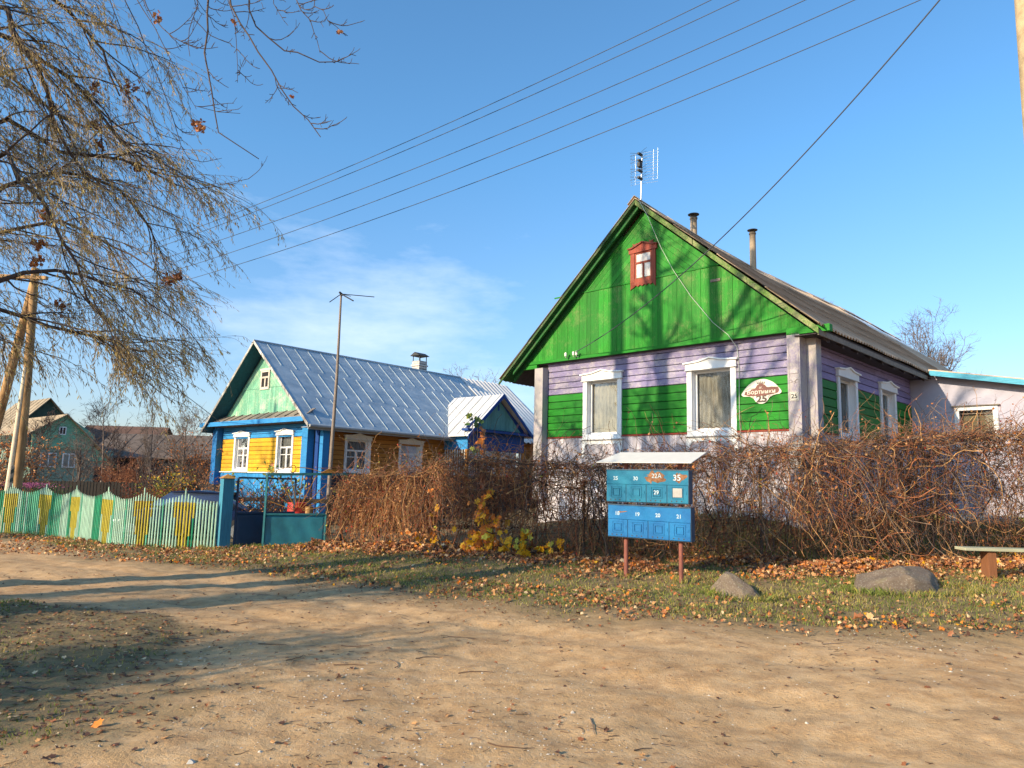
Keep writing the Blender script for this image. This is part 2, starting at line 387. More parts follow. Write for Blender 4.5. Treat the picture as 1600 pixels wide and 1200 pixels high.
def fnoise(x, y, f, seed=0):
    """cheap value noise, vectorised"""
    r = np.random.default_rng(100+seed); G = r.uniform(-1, 1, (256, 256)); X = x*f+37.3; Y = y*f+91.7
    xi = np.floor(X).astype(int); yi = np.floor(Y).astype(int); fx = X-xi; fy = Y-yi; fx = fx*fx*(3-2*fx); fy = fy*fy*(3-2*fy)
    g = lambda a, b: G[a % 256, b % 256]
    return (g(xi, yi)*(1-fx)+g(xi+1, yi)*fx)*(1-fy)+(g(xi, yi+1)*(1-fx)+g(xi+1, yi+1)*fx)*fy
def grassy(x, y):
    """>0 where turf grows, <0 on the bare track"""
    yr = np.interp(x, RX, RY); n = .35*fnoise(x, y, 1.3, 1)+.2*fnoise(x, y, 3.7, 2)
    verge = y - yr + n*.8
    xg = np.interp(y, [-20, 0, 4.2, 6.3, 8.6, 9.6], [-1, -2.0, -2.2, -2.7, -4.0, -7.5])
    fore = np.where(y < 9.6, xg - x + n*2.4, -1)
    return np.maximum(verge, fore)
def axis_pts(parts):
    out = []
    for a, b, s in parts: out += list(np.arange(a, b, s))
    out.append(parts[-1][1]); return np.array(out)
def rut(x, y):
    d = np.interp(x, RX, RY)-y+.25*fnoise(x, y, .35, 51); k = .6+.5*fnoise(x, y, .8, 52)
    return k*(.028*np.exp(-((d-1.3)/.22)**2)+.030*np.exp(-((d-2.75)/.24)**2)+.016*np.exp(-((d-3.6)/.3)**2))
gx = axis_pts([(-900, -200, 100), (-200, -40, 16), (-40, -14, 1.3), (-14, -8, .16), (-8, 9, .065), (9, 15, .16), (15, 40, 1.3), (40, 200, 16), (200, 900, 100)])
gy = axis_pts([(-120, -20, 10), (-20, 1, 1.2), (1, 3.4, .15), (3.4, 9, .06), (9, 14, .09), (14, 20, .14), (20, 40, .8), (40, 100, 5), (100, 900, 50)])
X, Y = np.meshgrid(gx, gy); Z = gz(X, Y)
near = (Y > 2) & (Y < 20) & (X > -16) & (X < 16)
Z = Z + np.where(near, .016*fnoise(X, Y, 2.1, 3)+.009*fnoise(X, Y, 6.3, 4)+.005*fnoise(X, Y, 14, 5), 0)
gm = grassy(X, Y) + 0*X
Z = Z - np.where(near, rut(X, Y), 0)
Z = Z + np.where(near & (gm > 0), .02*np.clip(gm, 0, 1)*(1+fnoise(X, Y, 9, 6)), 0)
ny, nx = X.shape; idx = np.arange(ny*nx).reshape(ny, nx)
quad = np.stack([idx[:-1, :-1], idx[:-1, 1:], idx[1:, 1:], idx[1:, :-1]], -1).reshape(-1, 4)
cg = (gm[:-1, :-1]+gm[1:, 1:]).reshape(-1)/2
V = np.stack([X, Y, Z], -1).reshape(-1, 3)
def ground_mat():
    m, t, b = newmat('sandy_track_and_turf_soil')
    at_ = node(t, 'ShaderNodeAttribute', attribute_name='turf'); g = at_.outputs['Fac']
    n1 = noise(t, .55, 5, .6); n2 = noise(t, 4, 6, .7); n3 = noise(t, 38, 5, .75); n4 = noise(t, 1.9, 5, .65, (1, 2.2, 1))
    sand = mix(t, ramp(t, n1, .32, .68), (.49, .27, .105), (.65, .40, .185))
    sand = mix(t, ramp(t, n4, .45, .75, 0, .6), sand, (.29, .15, .07))
    sand = mix(t, ramp(t, n3, .35, .7, 0, .75), sand, mix(t, ramp(t, n2, .4, .6), (.64, .46, .28), (.20, .12, .065)))
    soil = mix(t, ramp(t, n2, .35, .65), (.14, .085, .04), (.30, .185, .085))
    soil = mix(t, ramp(t, n3, .4, .65, 0, .8), soil, (.15, .145, .055))
    f = ramp(t, mmath(t, 'ADD', g, mmath(t, 'MULTIPLY', mmath(t, 'SUBTRACT', n2, .5), .9)), -.75, .45)
    t.links.new(mix(t, f, sand, soil), b.inputs['Base Color']); b.inputs['Roughness'].default_value = .95
    h = mmath(t, 'ADD', mmath(t, 'MULTIPLY', n3, .5), n2); bump(t, b, h, .8, .03)
    return m
m_ground = ground_mat()
for name, sel in (('dirt_road', cg <= 0), ('ground', cg > 0)):
    q = quad[sel]; used, inv = np.unique(q, return_inverse=True)
    o = np_mesh(name, V[used], np.full(len(q), 4), m_ground, None, None, True, inv.ravel())
    a = o.data.attributes.new('turf', 'FLOAT', 'POINT'); a.data.foreach_set('value', np.clip(gm.reshape(-1)[used], -2, 2).astype(np.float32))
    tag(o, kind='structure')
def gpt(x, y): return (x, y, float(gz(x, y)))

# ------------------------------------------------------------------ wall building blocks
def split_rects(p0, p1, z0, z1, holes):
    """horizontal board p0..p1 at z0..z1, cut by holes (p0,p1,z0,z1)"""
    cuts = [(a, b) for a, b, c, d in holes if c < (z0+z1)/2 < d and b > p0 and a < p1]
    cuts.sort(); out = []; x = p0
    for a, b in cuts:
        if a > x: out.append((x, a))
        x = max(x, b)
    if x < p1: out.append((x, p1))
    return out
def hplanks(F, p0, p1, z0, z1, h, holes=(), d=.03):
    mb = MB(F); z = z0; n = max(1, round((z1-z0)/h)); h = (z1-z0)/n
    for i in range(n):
        zz = z0+i*h
        for a, b in split_rects(p0, p1, zz, zz+h, holes):
            j = []; x = a
            while b-x > 3.2 and random.random() < .7:
                k = x + random.uniform(1.6, 2.8); j.append((x, k-.003)); x = k
            j.append((x, b))
            for q, r in j:
                e = random.uniform(-.004, .006); tl = random.uniform(-.003, .003)
                # board with chamfered upper and lower lips
                mb.add([(q, 0, zz+.002), (r, 0, zz+.002), (r, d+e-.016, zz+.004), (q, d+e-.016, zz+.004), (q, d+e, zz+.012), (r, d+e, zz+.012), (r, d+e+tl, zz+h-.018), (q, d+e+tl, zz+h-.018),
                        (q, d+e-.014, zz+h-.007), (r, d+e-.014, zz+h-.007), (q, 0, zz+h-.007), (r, 0, zz+h-.007)],
                       [(0, 1, 2, 3), (3, 2, 5, 4), (4, 5, 6, 7), (7, 6, 9, 8), (8, 9, 11, 10), (0, 3, 4, 7, 8, 10), (1, 11, 9, 6, 5, 2)])
    return mb
def backing(F, p0, p1, z0, z1, holes, d0=-.04, d1=.0):
    mb = MB(F); zs = sorted({z0, z1, *[h[2] for h in holes], *[h[3] for h in holes]}); zs = [z for z in zs if z0 <= z <= z1]
    for a, b in zip(zs[:-1], zs[1:]):
        for q, r in split_rects(p0, p1, a, b, holes): mb.box(q, r, d0, d1, a, b)
    return mb
def vboards(F, poly_top, p0, p1, zb, w, d=.025, dj=.004, e=None):
    """upright boards, tops follow poly_top(p)"""
    mb = MB(F); p = p0
    while p < p1-.01:
        ww = min(w*random.uniform(.8, 1.15), p1-p); q = p+ww-dj; ee = d+random.uniform(-.004, .005)
        t0, t1 = poly_top(p), poly_top(q); z0 = zb+(random.uniform(-.008, .008) if e is None else e)
        if max(t0, t1) > z0+.02:
            t0 = max(t0, z0+.005); t1 = max(t1, z0+.005)
            mb.prism([(p, z0), (q, z0), (q, t1), (p, t0)], 0, ee)
        p += ww
    return mb
def window(root, F, p0, p1, z0, z1, glassy, style='plain', mat=None, curtain=None, crown=.20, cw=.15, rec=.12, apron=False, inner=None, frame_d=.075):
    """casing with carved crown, sash, panes and curtain; outer size p0..p1, z0..z1"""
    mat = mat or m_white; f = MB(F); zc = z1-crown; D = frame_d
    f.box(p0+.02, p0+cw, .02, D-.02, z0, zc); f.box(p1-cw, p1-.02, .02, D-.02, z0, zc)
    f.box(p0+cw, p1-cw, .02, D-.005, z0, z0+cw*.75); f.box(p0-.03, p1+.03, .02, D+.04, z0-.03, z0-.001)
    pm = (p0+p1)/2; w = (p1-p0)/2
    crownp = [(p0, zc), (p1, zc), (p1, z1-.06), (p1-.12*w, z1-.055), (pm+.45*w, z1-.035), (pm+.12*w, z1+.02), (pm, z1+.03), (pm-.12*w, z1+.02), (pm-.45*w, z1-.035), (p0+.12*w, z1-.055), (p0, z1-.06)]
    f.prism(crownp, .02, D+.01)
    f.prism([(p0-.045, z1-.06), (p0+.1*w, z1-.055), (pm-.45*w, z1-.035), (pm, z1+.03), (pm+.45*w, z1-.035), (p1-.1*w, z1-.055), (p1+.045, z1-.06), (p1+.045, z1-.03), (pm+.45*w, z1-.002), (pm, z1+.065), (pm-.45*w, z1-.002), (p0-.045, z1-.03)], .02, D+.055)
    f.box(p0-.02, p1+.02, .02, D+.03, zc-.018, zc-.001)
    a, b, c, e = p0+cw, p1-cw, z0+cw*.75, zc-.02
    for x0_, x1_ in ((a-.012, a), (b, b+.012)): f.box(x0_, x1_, -rec-.05, .018, c, e)
    f.box(a, b, -rec-.05, .018, c-.012, c); f.box(a, b, -rec-.05, .018, e, e+.012)
    fr = f.build('window', mat, root, bevel=.004)
    sw = .055; s = MB(F); a1, b1, c1, e1 = a+.001, b-.001, c+.001, e-.001; s0, s1 = -rec-.02, -rec+.025
    s.box(a1, a1+sw, s0, s1, c1, e1); s.box(b1-sw, b1, s0, s1, c1, e1); s.box(a1+sw, b1-sw, s0, s1, c1, c1+sw); s.box(a1+sw, b1-sw, s0, s1, e1-sw, e1)
    if style == 'cross':
        zm = c1+(e1-c1)*.62; mw = .05
        s.box(a1+sw, b1-sw, s0, s1+.01, zm, zm+mw*1.3); s.box(pm-mw, pm+mw, s0, s1+.004, c1+sw, zm)
        zk = c1+(zm-c1)*.68
        s.box(a1+sw, pm-mw, s0+.01, s1-.008, zk, zk+.03); s.box(pm+mw, b1-sw, s0+.01, s1-.008, zk, zk+.03)
    s.build('sash', inner or mat, fr, bevel=.003)
    g = MB(F); g.add([(a1+sw, -rec, c1+sw), (b1-sw, -rec, c1+sw), (b1-sw, -rec, e1-sw), (a1+sw, -rec, e1-sw)], [(0, 1, 2, 3)]); g.build('pane', m_glass, fr)
    k = MB(F); n = 40; cols = []
    for i in range(n+1):
        p = a1+(b1-a1)*i/n; gapf = math.exp(-((i/n-.36)/.06)**2)*.06 if glassy == 'dim' else 0
        cols.append((p, -rec-.07-.02*math.sin(i*1.3)-.012*math.sin(i*2.9+1)-gapf))
    vs = [(p, d, z) for p, d in cols for z in (c1, e1)]
    k.add(vs, [(2*i, 2*i+2, 2*i+3, 2*i+1) for i in range(n)], 0, True); k.build('curtain', curtain or m_curtain, fr, fix=False)
    bx = MB(F); bx.add([(a, -rec-.05, c), (b, -rec-.05, c), (b, -rec-.05, e), (a, -rec-.05, e), (a, -.5, c), (b, -.5, c), (b, -.5, e), (a, -.5, e)],
                       [(4, 5, 6, 7), (0, 1, 5, 4), (1, 2, 6, 5), (2, 3, 7, 6), (3, 0, 4, 7)]); bx.build('recess', m_dark, fr, fix=False)
    if apron:
        ap = MB(F); zt = z0-.032; pts = [(p0, zt), (p0, zt-.42), (p0+.035, zt-.45), (p0+.07, zt-.40), (p0+.05, zt-.33), (p0+.09, zt-.27), (p0+.085, zt-.20), (p0+.14, zt-.12)]
        for i in range(9):
            q = p0+.18+(p1-p0-.36)*i/8; pts.append((q, zt-.10-(.022 if i % 2 else -.006)))
        pts += [(p1-.14, zt-.12), (p1-.085, zt-.20), (p1-.09, zt-.27), (p1-.05, zt-.33), (p1-.07, zt-.40), (p1-.035, zt-.45), (p1, zt-.42), (p1, zt)]
        ap.prism(pts, .028, .052); ap.build('apron', mat, fr)
    return fr
def hole(p0, p1, z0, z1, cw=.15, crown=.2): return (p0+cw*.6, p1-cw*.6, z0+.05, z1-crown+.02)
def wavy_roof(F, pa, za_f, pe, ze_f, v0, v1, name, mat, parent, lam=.17, amp=.03, rows=3, step=.02, seg=6):
    """corrugated sheet from ridge (pa) down to eave (pe); ridge height za_f(v), eave height ze_f(v)"""
    mb = MB(F); n = int((v1-v0)/lam*seg); vs = []; fs = []
    ts = []
    for r in range(rows):
        ts += [(r/rows, 0.0), ((r+1)/rows+(.015 if r < rows-1 else 0), step)]
    k = len(ts)
    for i in range(n+1):
        v = v0+(v1-v0)*i/n; w = amp*math.sin(2*math.pi*(v-v0)/lam); za, ze = za_f(v), ze_f(v)
        for t, o in ts:
            vs.append((pa+(pe-pa)*t, v, za+(ze-za)*t+w+o+.012*math.sin(v*2.1+t*3)))
    for i in range(n):
        for j in range(k-1): fs.append((i*k+j, i*k+j+1, (i+1)*k+j+1, (i+1)*k+j))
    mb.add(vs, fs, 0, True)
    o = mb.build(name, mat, parent, fix=False)
    so_ = o.modifiers.new('thick', 'SOLIDIFY'); so_.thickness = .012
    return o

# ------------------------------------------------------------------ the purple and green house
A1, A2 = .80097, .86823
H1 = empty('wooden_house', (5.757, 15.0, 0), A1-math.pi/2, 'wooden house painted lilac and bright green with a grey slate gable roof', 'house')
Ff = lambda p, d, z: (p, -d, z)            # front wall: p runs right, d outwards
Fs = lambda p, d, z: (.3+d, p, z)          # right side wall: p runs back
# wall range: x (=-u) from -6.9 to .3
w1 = (-5.41, -4.15, 2.79, 4.50); w2 = (-2.36, -1.10, 2.79, 4.50)
hl = [hole(*w1), hole(*w2)]
backing(Ff, -6.9, .3, 2.84, 5.0, hl).build('front_wall', m_backing, H1)
fw = hplanks(Ff, -6.62, .12, 4.005, 4.95, .16, hl).build('front_wall', m_purple, H1); tag(fw, 'lilac upper boards of the front wall')
fw = hplanks(Ff, -6.62, .12, 2.87, 4.0, .185, hl).build('front_wall', m_green, H1); tag(fw, 'bright green boards of the front wall')
mb = MB(Ff)
for r_ in range(11):
    for p_ in (-6.5, -5.62, -3.95, -3.2, -2.55, -.95, .02):
        z_ = 2.87+r_*.1885+random.uniform(.05, .12); q_ = p_+random.uniform(-.03, .03)
        mb.add([(q_-.007, .0375, z_-.007), (q_+.007, .0375, z_-.007), (q_+.007, .0375, z_+.007), (q_-.007, .0375, z_+.007)], [(0, 1, 2, 3)])
mb.build('nail_heads', plain('rusty_nail', (.06, .035, .025), .9), H1, fix=False)['kind'] = 'stuff'
mb = MB(Ff); mb.box(-6.62, .12, 0, .05, 2.83, 2.866); mb.build('trim_strip', m_red_trim, H1)
vboards(Ff, lambda p: 2.828, -6.9, .3, 1.85, .13).build('base_boarding', m_whitewash, H1)
mb = MB(Ff); mb.box(-6.95, .33, -.4, -.012, .3, 2.83); mb.box(-6.93, .31, -.012, .03, .3, 1.84); mb.build('plinth', m_plaster, H1, bevel=.02)
# side wall
sw1 = (1.86, 3.15, 2.79, 4.40); sw2 = (4.75, 6.05, 2.79, 4.42)
hs = [hole(*sw1), hole(*sw2)]
backing(Fs, .02, 7.5, 2.84, 4.9, hs).build('side_wall', m_backing, H1)
tag(hplanks(Fs, .3, 7.46, 4.035, 4.85, .17, hs).build('side_wall', m_purple_y, H1), 'lilac upper boards of the side wall')
tag(hplanks(Fs, .3, 7.46, 2.87, 4.03, .19, hs).build('side_wall', m_green_y, H1), 'green boards of the side wall')
mb = MB(Fs); mb.box(.3, 7.46, 0, .05, 2.83, 2.866); mb.build('trim_strip', m_red_trim, H1)
vboards(Fs, lambda p: 2.828, .3, 7.46, 1.85, .14).build('base_boarding', m_whitewash, H1)
mb = MB(Fs); mb.box(0, 7.5, -.4, -.012, .3, 2.83); mb.box(0, 7.5, -.012, .03, .3, 1.84); mb.build('plinth', m_plaster, H1)
# back and left wall so that nothing is open
mb = MB(); mb.box(-6.95, -6.86, .06, 20.5, .3, 4.6); mb.box(-6.95, .28, 20.5, 20.6, .3, 4.8); mb.box(.26, .3, 7.55, 20.5, .3, 4.8)
mb.build('rear_wall', m_whitewash, H1)
# boxed log ends
def post(x0, x1, y0, y1, z0, z1, nm='corner_post', mat=m_purple_z, carve=False):
    mb = MB(); mb.box(x0, x1, y0, y1, z0, z1)
    if carve:
        for zz, hh in ((3.98, .09), (3.80, .07)): mb.box(x0+.05, x1-.05, y0-.012, y0-.001, zz, zz+hh)
        xm = (x0+x1)/2
        for k, r_ in enumerate((.11, .07)):
            mb.F = Ff; mb.prism([(xm-r_, 3.86), (xm, 3.86-r_*.8), (xm+r_, 3.86), (xm, 3.86+r_*.8)], -y0+.001, -y0+.012+.008*k)
            mb.F = lambda p, d, z: (p, d, z)
        mb.box(x0+.03, x0+.045, y0-.008, y0-.001, 3.55, 4.6); mb.box(x1-.045, x1-.03, y0-.008, y0-.001, 3.55, 4.6)
    return mb.build(nm, mat, H1, bevel=.008)
post(.12, .39, -.25, .0, 1.2, 4.83, carve=True); post(.40, .60, .06, .34, 1.2, 4.83)
post(.32, .40, .001, .33, 1.2, 4.83)
post(-6.92, -6.62, -.25, 0, 1.2, 4.75); post(-7.13, -6.95, .05, .33, 1.2, 4.6)
window(H1, Ff, *w1, 'lit', apron=True); window(H1, Ff, *w2, 'dim', apron=True, curtain=m_curtain_d)
m_white_s = m_white
window(H1, Fs, *sw1, 'dim', curtain=m_curtain_d, frame_d=.09); window(H1, Fs, *sw2, 'dim', curtain=m_curtain_d, frame_d=.09)
# gable
apex_x, apz = -3.45, 8.66
ridge = lambda v: float(np.interp(v, [-.6, .4, 2.3, 5, 8.6, 14, 20.6], [8.66, 8.58, 8.47, 8.35, 8.38, 8.5, 8.4]))
eR = lambda v: 4.87; eL = lambda v: 4.47
def under(p, off=.27):
    return (apz-off-(p-apex_x)*.871) if p > apex_x else (apz-off-(apex_x-p)*.911)
Fg = lambda p, d, z: (p, -.15-d, z)
ZJ = 6.63
hg = (-3.78, -3.09, 6.62, 7.5)
def top1(p): return min(under(p), ZJ-.006)
vb = vboards(Fg, top1, -7.28, .55, 4.96, .135, .025, .004, 0)
# chevron boards above the joint, falling away from the middle
w = .13; k = 0
while True:
    o = k*w
    za = apz-.27-o*1.32; zb_ = za-w*1.32+.008
    if zb_ < ZJ-2.4: break
    for sgn, sl_ in ((1, .871), (-1, .911)):
        # strip between the two slanted lines, clipped at ZJ and at the window
        q = []; 
        def px_at(z_top, z): return (z_top-z)/sl_
        x_end = px_at(za, ZJ); x_end2 = px_at(zb_, ZJ)
        if za <= ZJ+.01: continue
        poly = [(apex_x, za), (apex_x+sgn*x_end, ZJ)]
        if zb_ > ZJ: poly += [(apex_x+sgn*x_end2, ZJ), (apex_x, zb_)]
        else: poly += [(apex_x, ZJ)]
        vb.prism(poly, 0, .022+random.uniform(-.003, .003))
    k += 1
mbb = MB(Fg); mbb.prism([(-7.3, 4.93), (.57, 4.93), (apex_x, apz-.28)], -.03, -.002, 0)
gable = vb.build('gable', m_green_z, H1); mbb.build('gable_backing', m_backing, H1)
mb = MB(Fg); mb.box(-7.3, .6, -.04, .05, 4.875, 4.955); mb.prism([(-6.3, ZJ-.01), (-1.3, ZJ-.01), (-1.3, ZJ+.025), (-6.3, ZJ+.025)], .02, .045)
mb.box(.12, 1.0, -.06, .10, 4.79, 4.93); mb.box(-7.55, -6.9, -.06, .04, 4.76, 4.86)
mb.build('gable_trim', m_green, H1)
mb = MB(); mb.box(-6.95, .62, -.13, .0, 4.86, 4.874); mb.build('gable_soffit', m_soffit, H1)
# attic window
aw = MB(Fg); aw.box(-3.80, -3.68, .03, .06, 6.60, 7.45); aw.box(-3.19, -3.07, .03, .06, 6.60, 7.45); aw.box(-3.68, -3.19, .03, .055, 6.60, 6.70)
aw.prism([(-3.84, 7.36), (-3.03, 7.36), (-3.03, 7.50), (-3.12, 7.49), (-3.43, 7.60), (-3.74, 7.49), (-3.84, 7.50)], .03, .075)
aw.prism([(-3.86, 7.47), (-3.74, 7.47), (-3.43, 7.58), (-3.12, 7.47), (-3.01, 7.47), (-3.01, 7.50), (-3.12, 7.51), (-3.43, 7.62), (-3.74, 7.51), (-3.86, 7.50)], .03, .11)
for cx in (-3.68, -3.20): aw.prism([(cx-.09, 7.52), (cx+.09, 7.52), (cx+.05, 7.57), (cx+.08, 7.61), (cx, 7.585), (cx-.06, 7.62), (cx-.04, 7.56)], .03, .06)
pts = [(-3.80, 6.60), (-3.80, 6.43), (-3.77, 6.46)] + [(-3.70+.06*i, 6.50+(.03 if i % 2 else -.01)) for i in range(10)] + [(-3.10, 6.46), (-3.07, 6.43), (-3.07, 6.60)]
aw.prism(pts, .03, .055)
atw = aw.build('attic_window', m_brown_red, H1)
aw = MB(Fg); aw.box(-3.68, -3.19, .028, .045, 7.07, 7.12); aw.box(-3.455, -3.405, .028, .045, 6.70, 7.07); aw.box(-3.68, -3.64, .028, .042, 6.70, 7.36); aw.box(-3.23, -3.19, .028, .042, 6.70, 7.36); aw.box(-3.64, -3.23, .028, .042, 7.32, 7.36)
aw.build('sash', m_brown_red, atw)
aw = MB(Fg); aw.box(-3.66, -3.21, .024, .03, 6.72, 7.34); aw.build('pane', plain('curtained_pane', (.55, .50, .46), .2, .3, 14), atw)
mb = MB(Fg); mb.box(-1.62, -1.38, .028, .05, 6.25, 6.31); mb.build('vent_plate', m_oldwood, H1)
# roof
Fid = lambda p, d, z: (p, d, z)
rf = wavy_roof(Fid, apex_x, ridge, .9, eR, -.52, 12.4, 'roof', m_slate, H1, rows=4)
rf2 = wavy_roof(Fid, apex_x, ridge, -8.05, eL, -.52, 20.6, 'roof', m_slate, H1, rows=4)
rf3 = wavy_roof(Fid, apex_x, lambda v: ridge(v)-.01, .9, eR, 12.4, 20.6, 'roof', m_zinc_w, H1, lam=.5, amp=.012, rows=3); tag(rf3, 'pale sheet metal rear part of the roof')
mb = MB(); n = 14
for i in range(n):
    v0, v1 = -.56+i*1.5, -.56+(i+1)*1.5+.06
    for sgn, s_ in ((1, .871), (-1, .911)):
        za, zb_ = ridge(v0)+.05+.012*(i % 2), ridge(v1)+.05+.012*(i % 2)
        mb.add([(apex_x, v0, za), (apex_x, v1, zb_), (apex_x+sgn*.2, v1, zb_-.2*s_-.0), (apex_x+sgn*.2, v0, za-.2*s_), (apex_x, v0, za-.015), (apex_x, v1, zb_-.015), (apex_x+sgn*.2, v1, zb_-.2*s_-.015), (apex_x+sgn*.2, v0, za-.2*s_-.015)],
               [(0, 1, 2, 3), (4, 7, 6, 5), (0, 3, 7, 4), (1, 5, 6, 2), (3, 2, 6, 7)])
mb.build('ridge_cap', m_slate, rf)
# roof boarding and soffits, barge boards
def slopebox(mb, x0, z0, x1, z1, v0, v1, t0, t1):
    mb.add([(x0, v0, z0+t0), (x1, v0, z1+t0), (x1, v1, z1+t0), (x0, v1, z0+t0), (x0, v0, z0+t1), (x1, v0, z1+t1), (x1, v1, z1+t1), (x0, v1, z0+t1)],
           [(0, 3, 2, 1), (4, 5, 6, 7), (0, 1, 5, 4), (1, 2, 6, 5), (2, 3, 7, 6), (3, 0, 4, 7)])
mb = MB(); slopebox(mb, apex_x, apz, .82, 4.94, -.48, -.12, -.14, -.09); slopebox(mb, apex_x, apz, -7.9, 4.60, -.48, -.12, -.14, -.09)
slopebox(mb, apex_x, apz, -7.6, 4.88, -.40, -.34, -.26, -.141); slopebox(mb, apex_x-.6, apz-.6*.911, -7.75, 4.74, -.2, -.14, -.30, -.141)
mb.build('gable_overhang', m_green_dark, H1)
mb = MB(); slopebox(mb, apex_x, 8.15, .82, 4.94, -.118, 12, -.16, -.09); slopebox(mb, apex_x, 8.15, -7.9, 4.60, -.118, 20.4, -.16, -.09)
mb.box(.3, .86, -.3, 7.45, 4.74, 4.76)
for i in range(9): slopebox(mb, -.3, 5.78, .80, 4.93, .15+i*.85, .25+i*.85, -.3, -.161)
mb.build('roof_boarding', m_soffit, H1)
mb = MB(); mb.box(.84, .87, -.45, 3.4, 4.68, 4.79); mb.box(.835, .865, 3.41, 7.1, 4.67, 4.78); mb.build('eave_board', m_oldwood, H1)
mb = MB()
for a, b in ((0, .36), (.362, .66), (.662, 1)):
    L = lambda t, s: (apex_x+(.88-apex_x)*t, apz+(4.88-apz)*t)
    (x0, z0), (x1, z1) = L(a, 1), L(b, 1); e = random.uniform(-.006, .006)
    mb.F = lambda p, d, z: (p, -.5-d, z); mb.prism([(x0, z0-.05), (x1, z1-.05), (x1, z1-.19), (x0, z0-.19)], -.015, .018+e)
mb.build('barge_board', m_moss, H1, bevel=.004)
mb = MB(lambda p, d, z: (p, -.5-d, z))
for a, b in ((0, .5), (.502, 1)):
    (x0, z0), (x1, z1) = [(apex_x+(-8.05-apex_x)*t, apz+(4.47-apz)*t) for t in (a, b)]
    mb.prism([(x0, z0-.05), (x1, z1-.05), (x1, z1-.125), (x0, z0-.125)], -.015, .018)
mb.build('barge_board', m_moss_d, H1, bevel=.004)
# chimneys: steel pipes
for (u, v, zt, zb_) in ((3.40, 2.2, 8.93, 7.9), (3.24, 5.4, 9.33, 7.9)):
    mb = MB(); mb.tube([(-u, v, zb_), (-u, v, zt)], [.095, .09], 16); mb.tube([(-u, v, zt-.06), (-u, v, zt-.02)], .105, 16)
    ch = mb.build('chimney_pipe', m_sooty, H1)
    mb = MB(); mb.tube([(-u, v, zt+.06), (-u, v, zt+.075), (-u, v, zt+.12)], [.15, .155, .03], 18)
    for a in range(3): mb.tube([(-u+.08*math.cos(a*2.1), v+.08*math.sin(a*2.1), zt-.05), (-u+.09*math.cos(a*2.1), v+.09*math.sin(a*2.1), zt+.07)], .007, 5)
    mb.build('chimney_cap', m_black, ch)
# antenna on the ridge
mb = MB(); mb.tube([(-3.78, .2, 8.3), (-3.72, .2, 10.12)], .022, 8); an = mb.build('tv_antenna', m_steel, H1)
mb = MB()
for i in range(12): mb.tube([(-4.14, .28, 9.42+i*.075), (-3.3, .28, 9.30+i*.075)], .0035, 4)
for x in (-4.12, -4.0, -3.45, -3.32): mb.tube([(x, .285, 9.38), (x+.02, .285, 10.2)], .004, 4)
mb.build('reflector', m_steel, an)
mb = MB()
for z in (9.45, 9.65, 9.92, 10.1):
    for sx in (-1, 1):
        for dz in (-.05, .05): mb.tube([(-3.73, .08, z), (-3.73+sx*.25, .04, z+dz+.03)], .005, 4)
    mb.box(-3.76, -3.70, .03, .2, z-.025, z+.02)
mb.box(-3.77, -3.69, .04, .16, 9.74, 9.86); mb.build('dipoles', m_black, an)
mb = MB(); pts = [(-3.7, .1, 8.75), (-3.35, -.55, 8.62), (-3.05, -.56, 8.05), (-2.85, -.3, 7.3), (-2.55, -.25, 6.7), (-2.1, -.24, 6.0), (-1.55, -.24, 5.3), (-1.2, -.22, 4.98), (-1.12, -.22, 4.86), (-1.07, -.06, 4.7), (-1.04, -.05, 4.3), (-1.05, -.05, 3.4), (-1.03, -.05, 2.4)]
mb.tube(pts, .007, 5); mb.build('antenna_lead', m_palecable, H1)
for x, s in ((-5.78, 1), (-5.52, .9), (-5.42, 1)):
    mb = MB(); mb.tube([(x, -.2, 4.93), (x, -.30, 4.93), (x, -.30, 5.0)], .01, 5); mb.tube([(x, -.30, 4.97), (x, -.30, 5.0), (x, -.30, 5.03), (x, -.30, 5.07)], [.035*s, .03, .04*s, .02], 10); mb.build('insulator', m_porcelain, H1)
# annex
Fa = lambda p, d, z: (p, 7.5-d, z)
wa = (1.37, 2.36, 2.9, 4.0); ha = [(1.47, 2.26, 3.0, 3.82)]
ztop = lambda p: 4.93-.2*(p-.9)
mb = MB(Fa)
for a, b in ((.3, 1.47), (2.26, 8.0)): mb.prism([(a, .3), (b, .3), (b, ztop(b)-.06), (a, ztop(a)-.06)], -.35, 0)
mb.prism([(1.47, .3), (2.26, .3), (2.26, 3.0), (1.47, 3.0)], -.35, 0); mb.prism([(1.47, 3.82), (2.26, 3.82), (2.26, ztop(2.26)-.06), (1.47, ztop(1.47)-.06)], -.35, 0)
mb.prism([(7.98, .3), (8, .3), (8, 3.4), (7.98, 3.4)], -9, -.351)
ax = mb.build('annex_wall', m_annex, H1)
mb = MB(); x0, x1 = .9, 8.4; V0 = 7.08
for i in range(16):
    a, b = x0+(x1-x0)*i/16, x0+(x1-x0)*(i+1)/16
mb.add([(x0, V0, ztop(x0)+.03), (x1, V0, ztop(x1)+.03), (x1, 16, ztop(x1)+.03), (x0, 16, ztop(x0)+.03), (x0, V0, ztop(x0)-.02), (x1, V0, ztop(x1)-.02), (x1, 16, ztop(x1)-.02), (x0, 16, ztop(x0)-.02)],
       [(0, 1, 2, 3), (7, 6, 5, 4), (0, 4, 5, 1), (1, 5, 6, 2), (2, 6, 7, 3), (3, 7, 4, 0)])
mb.build('annex_roof', m_slate, H1)
mb = MB(lambda p, d, z: (p, 7.1-d, z)); mb.prism([(.92, ztop(.92)+.0), (8.4, ztop(8.4)), (8.4, ztop(8.4)-.155), (.92, ztop(.92)-.135)], 0, .03); mb.build('annex_fascia', m_sky_blue, H1)
mb = MB(Fa); a, b, c, e = 1.37, 2.36, 2.9, 3.93
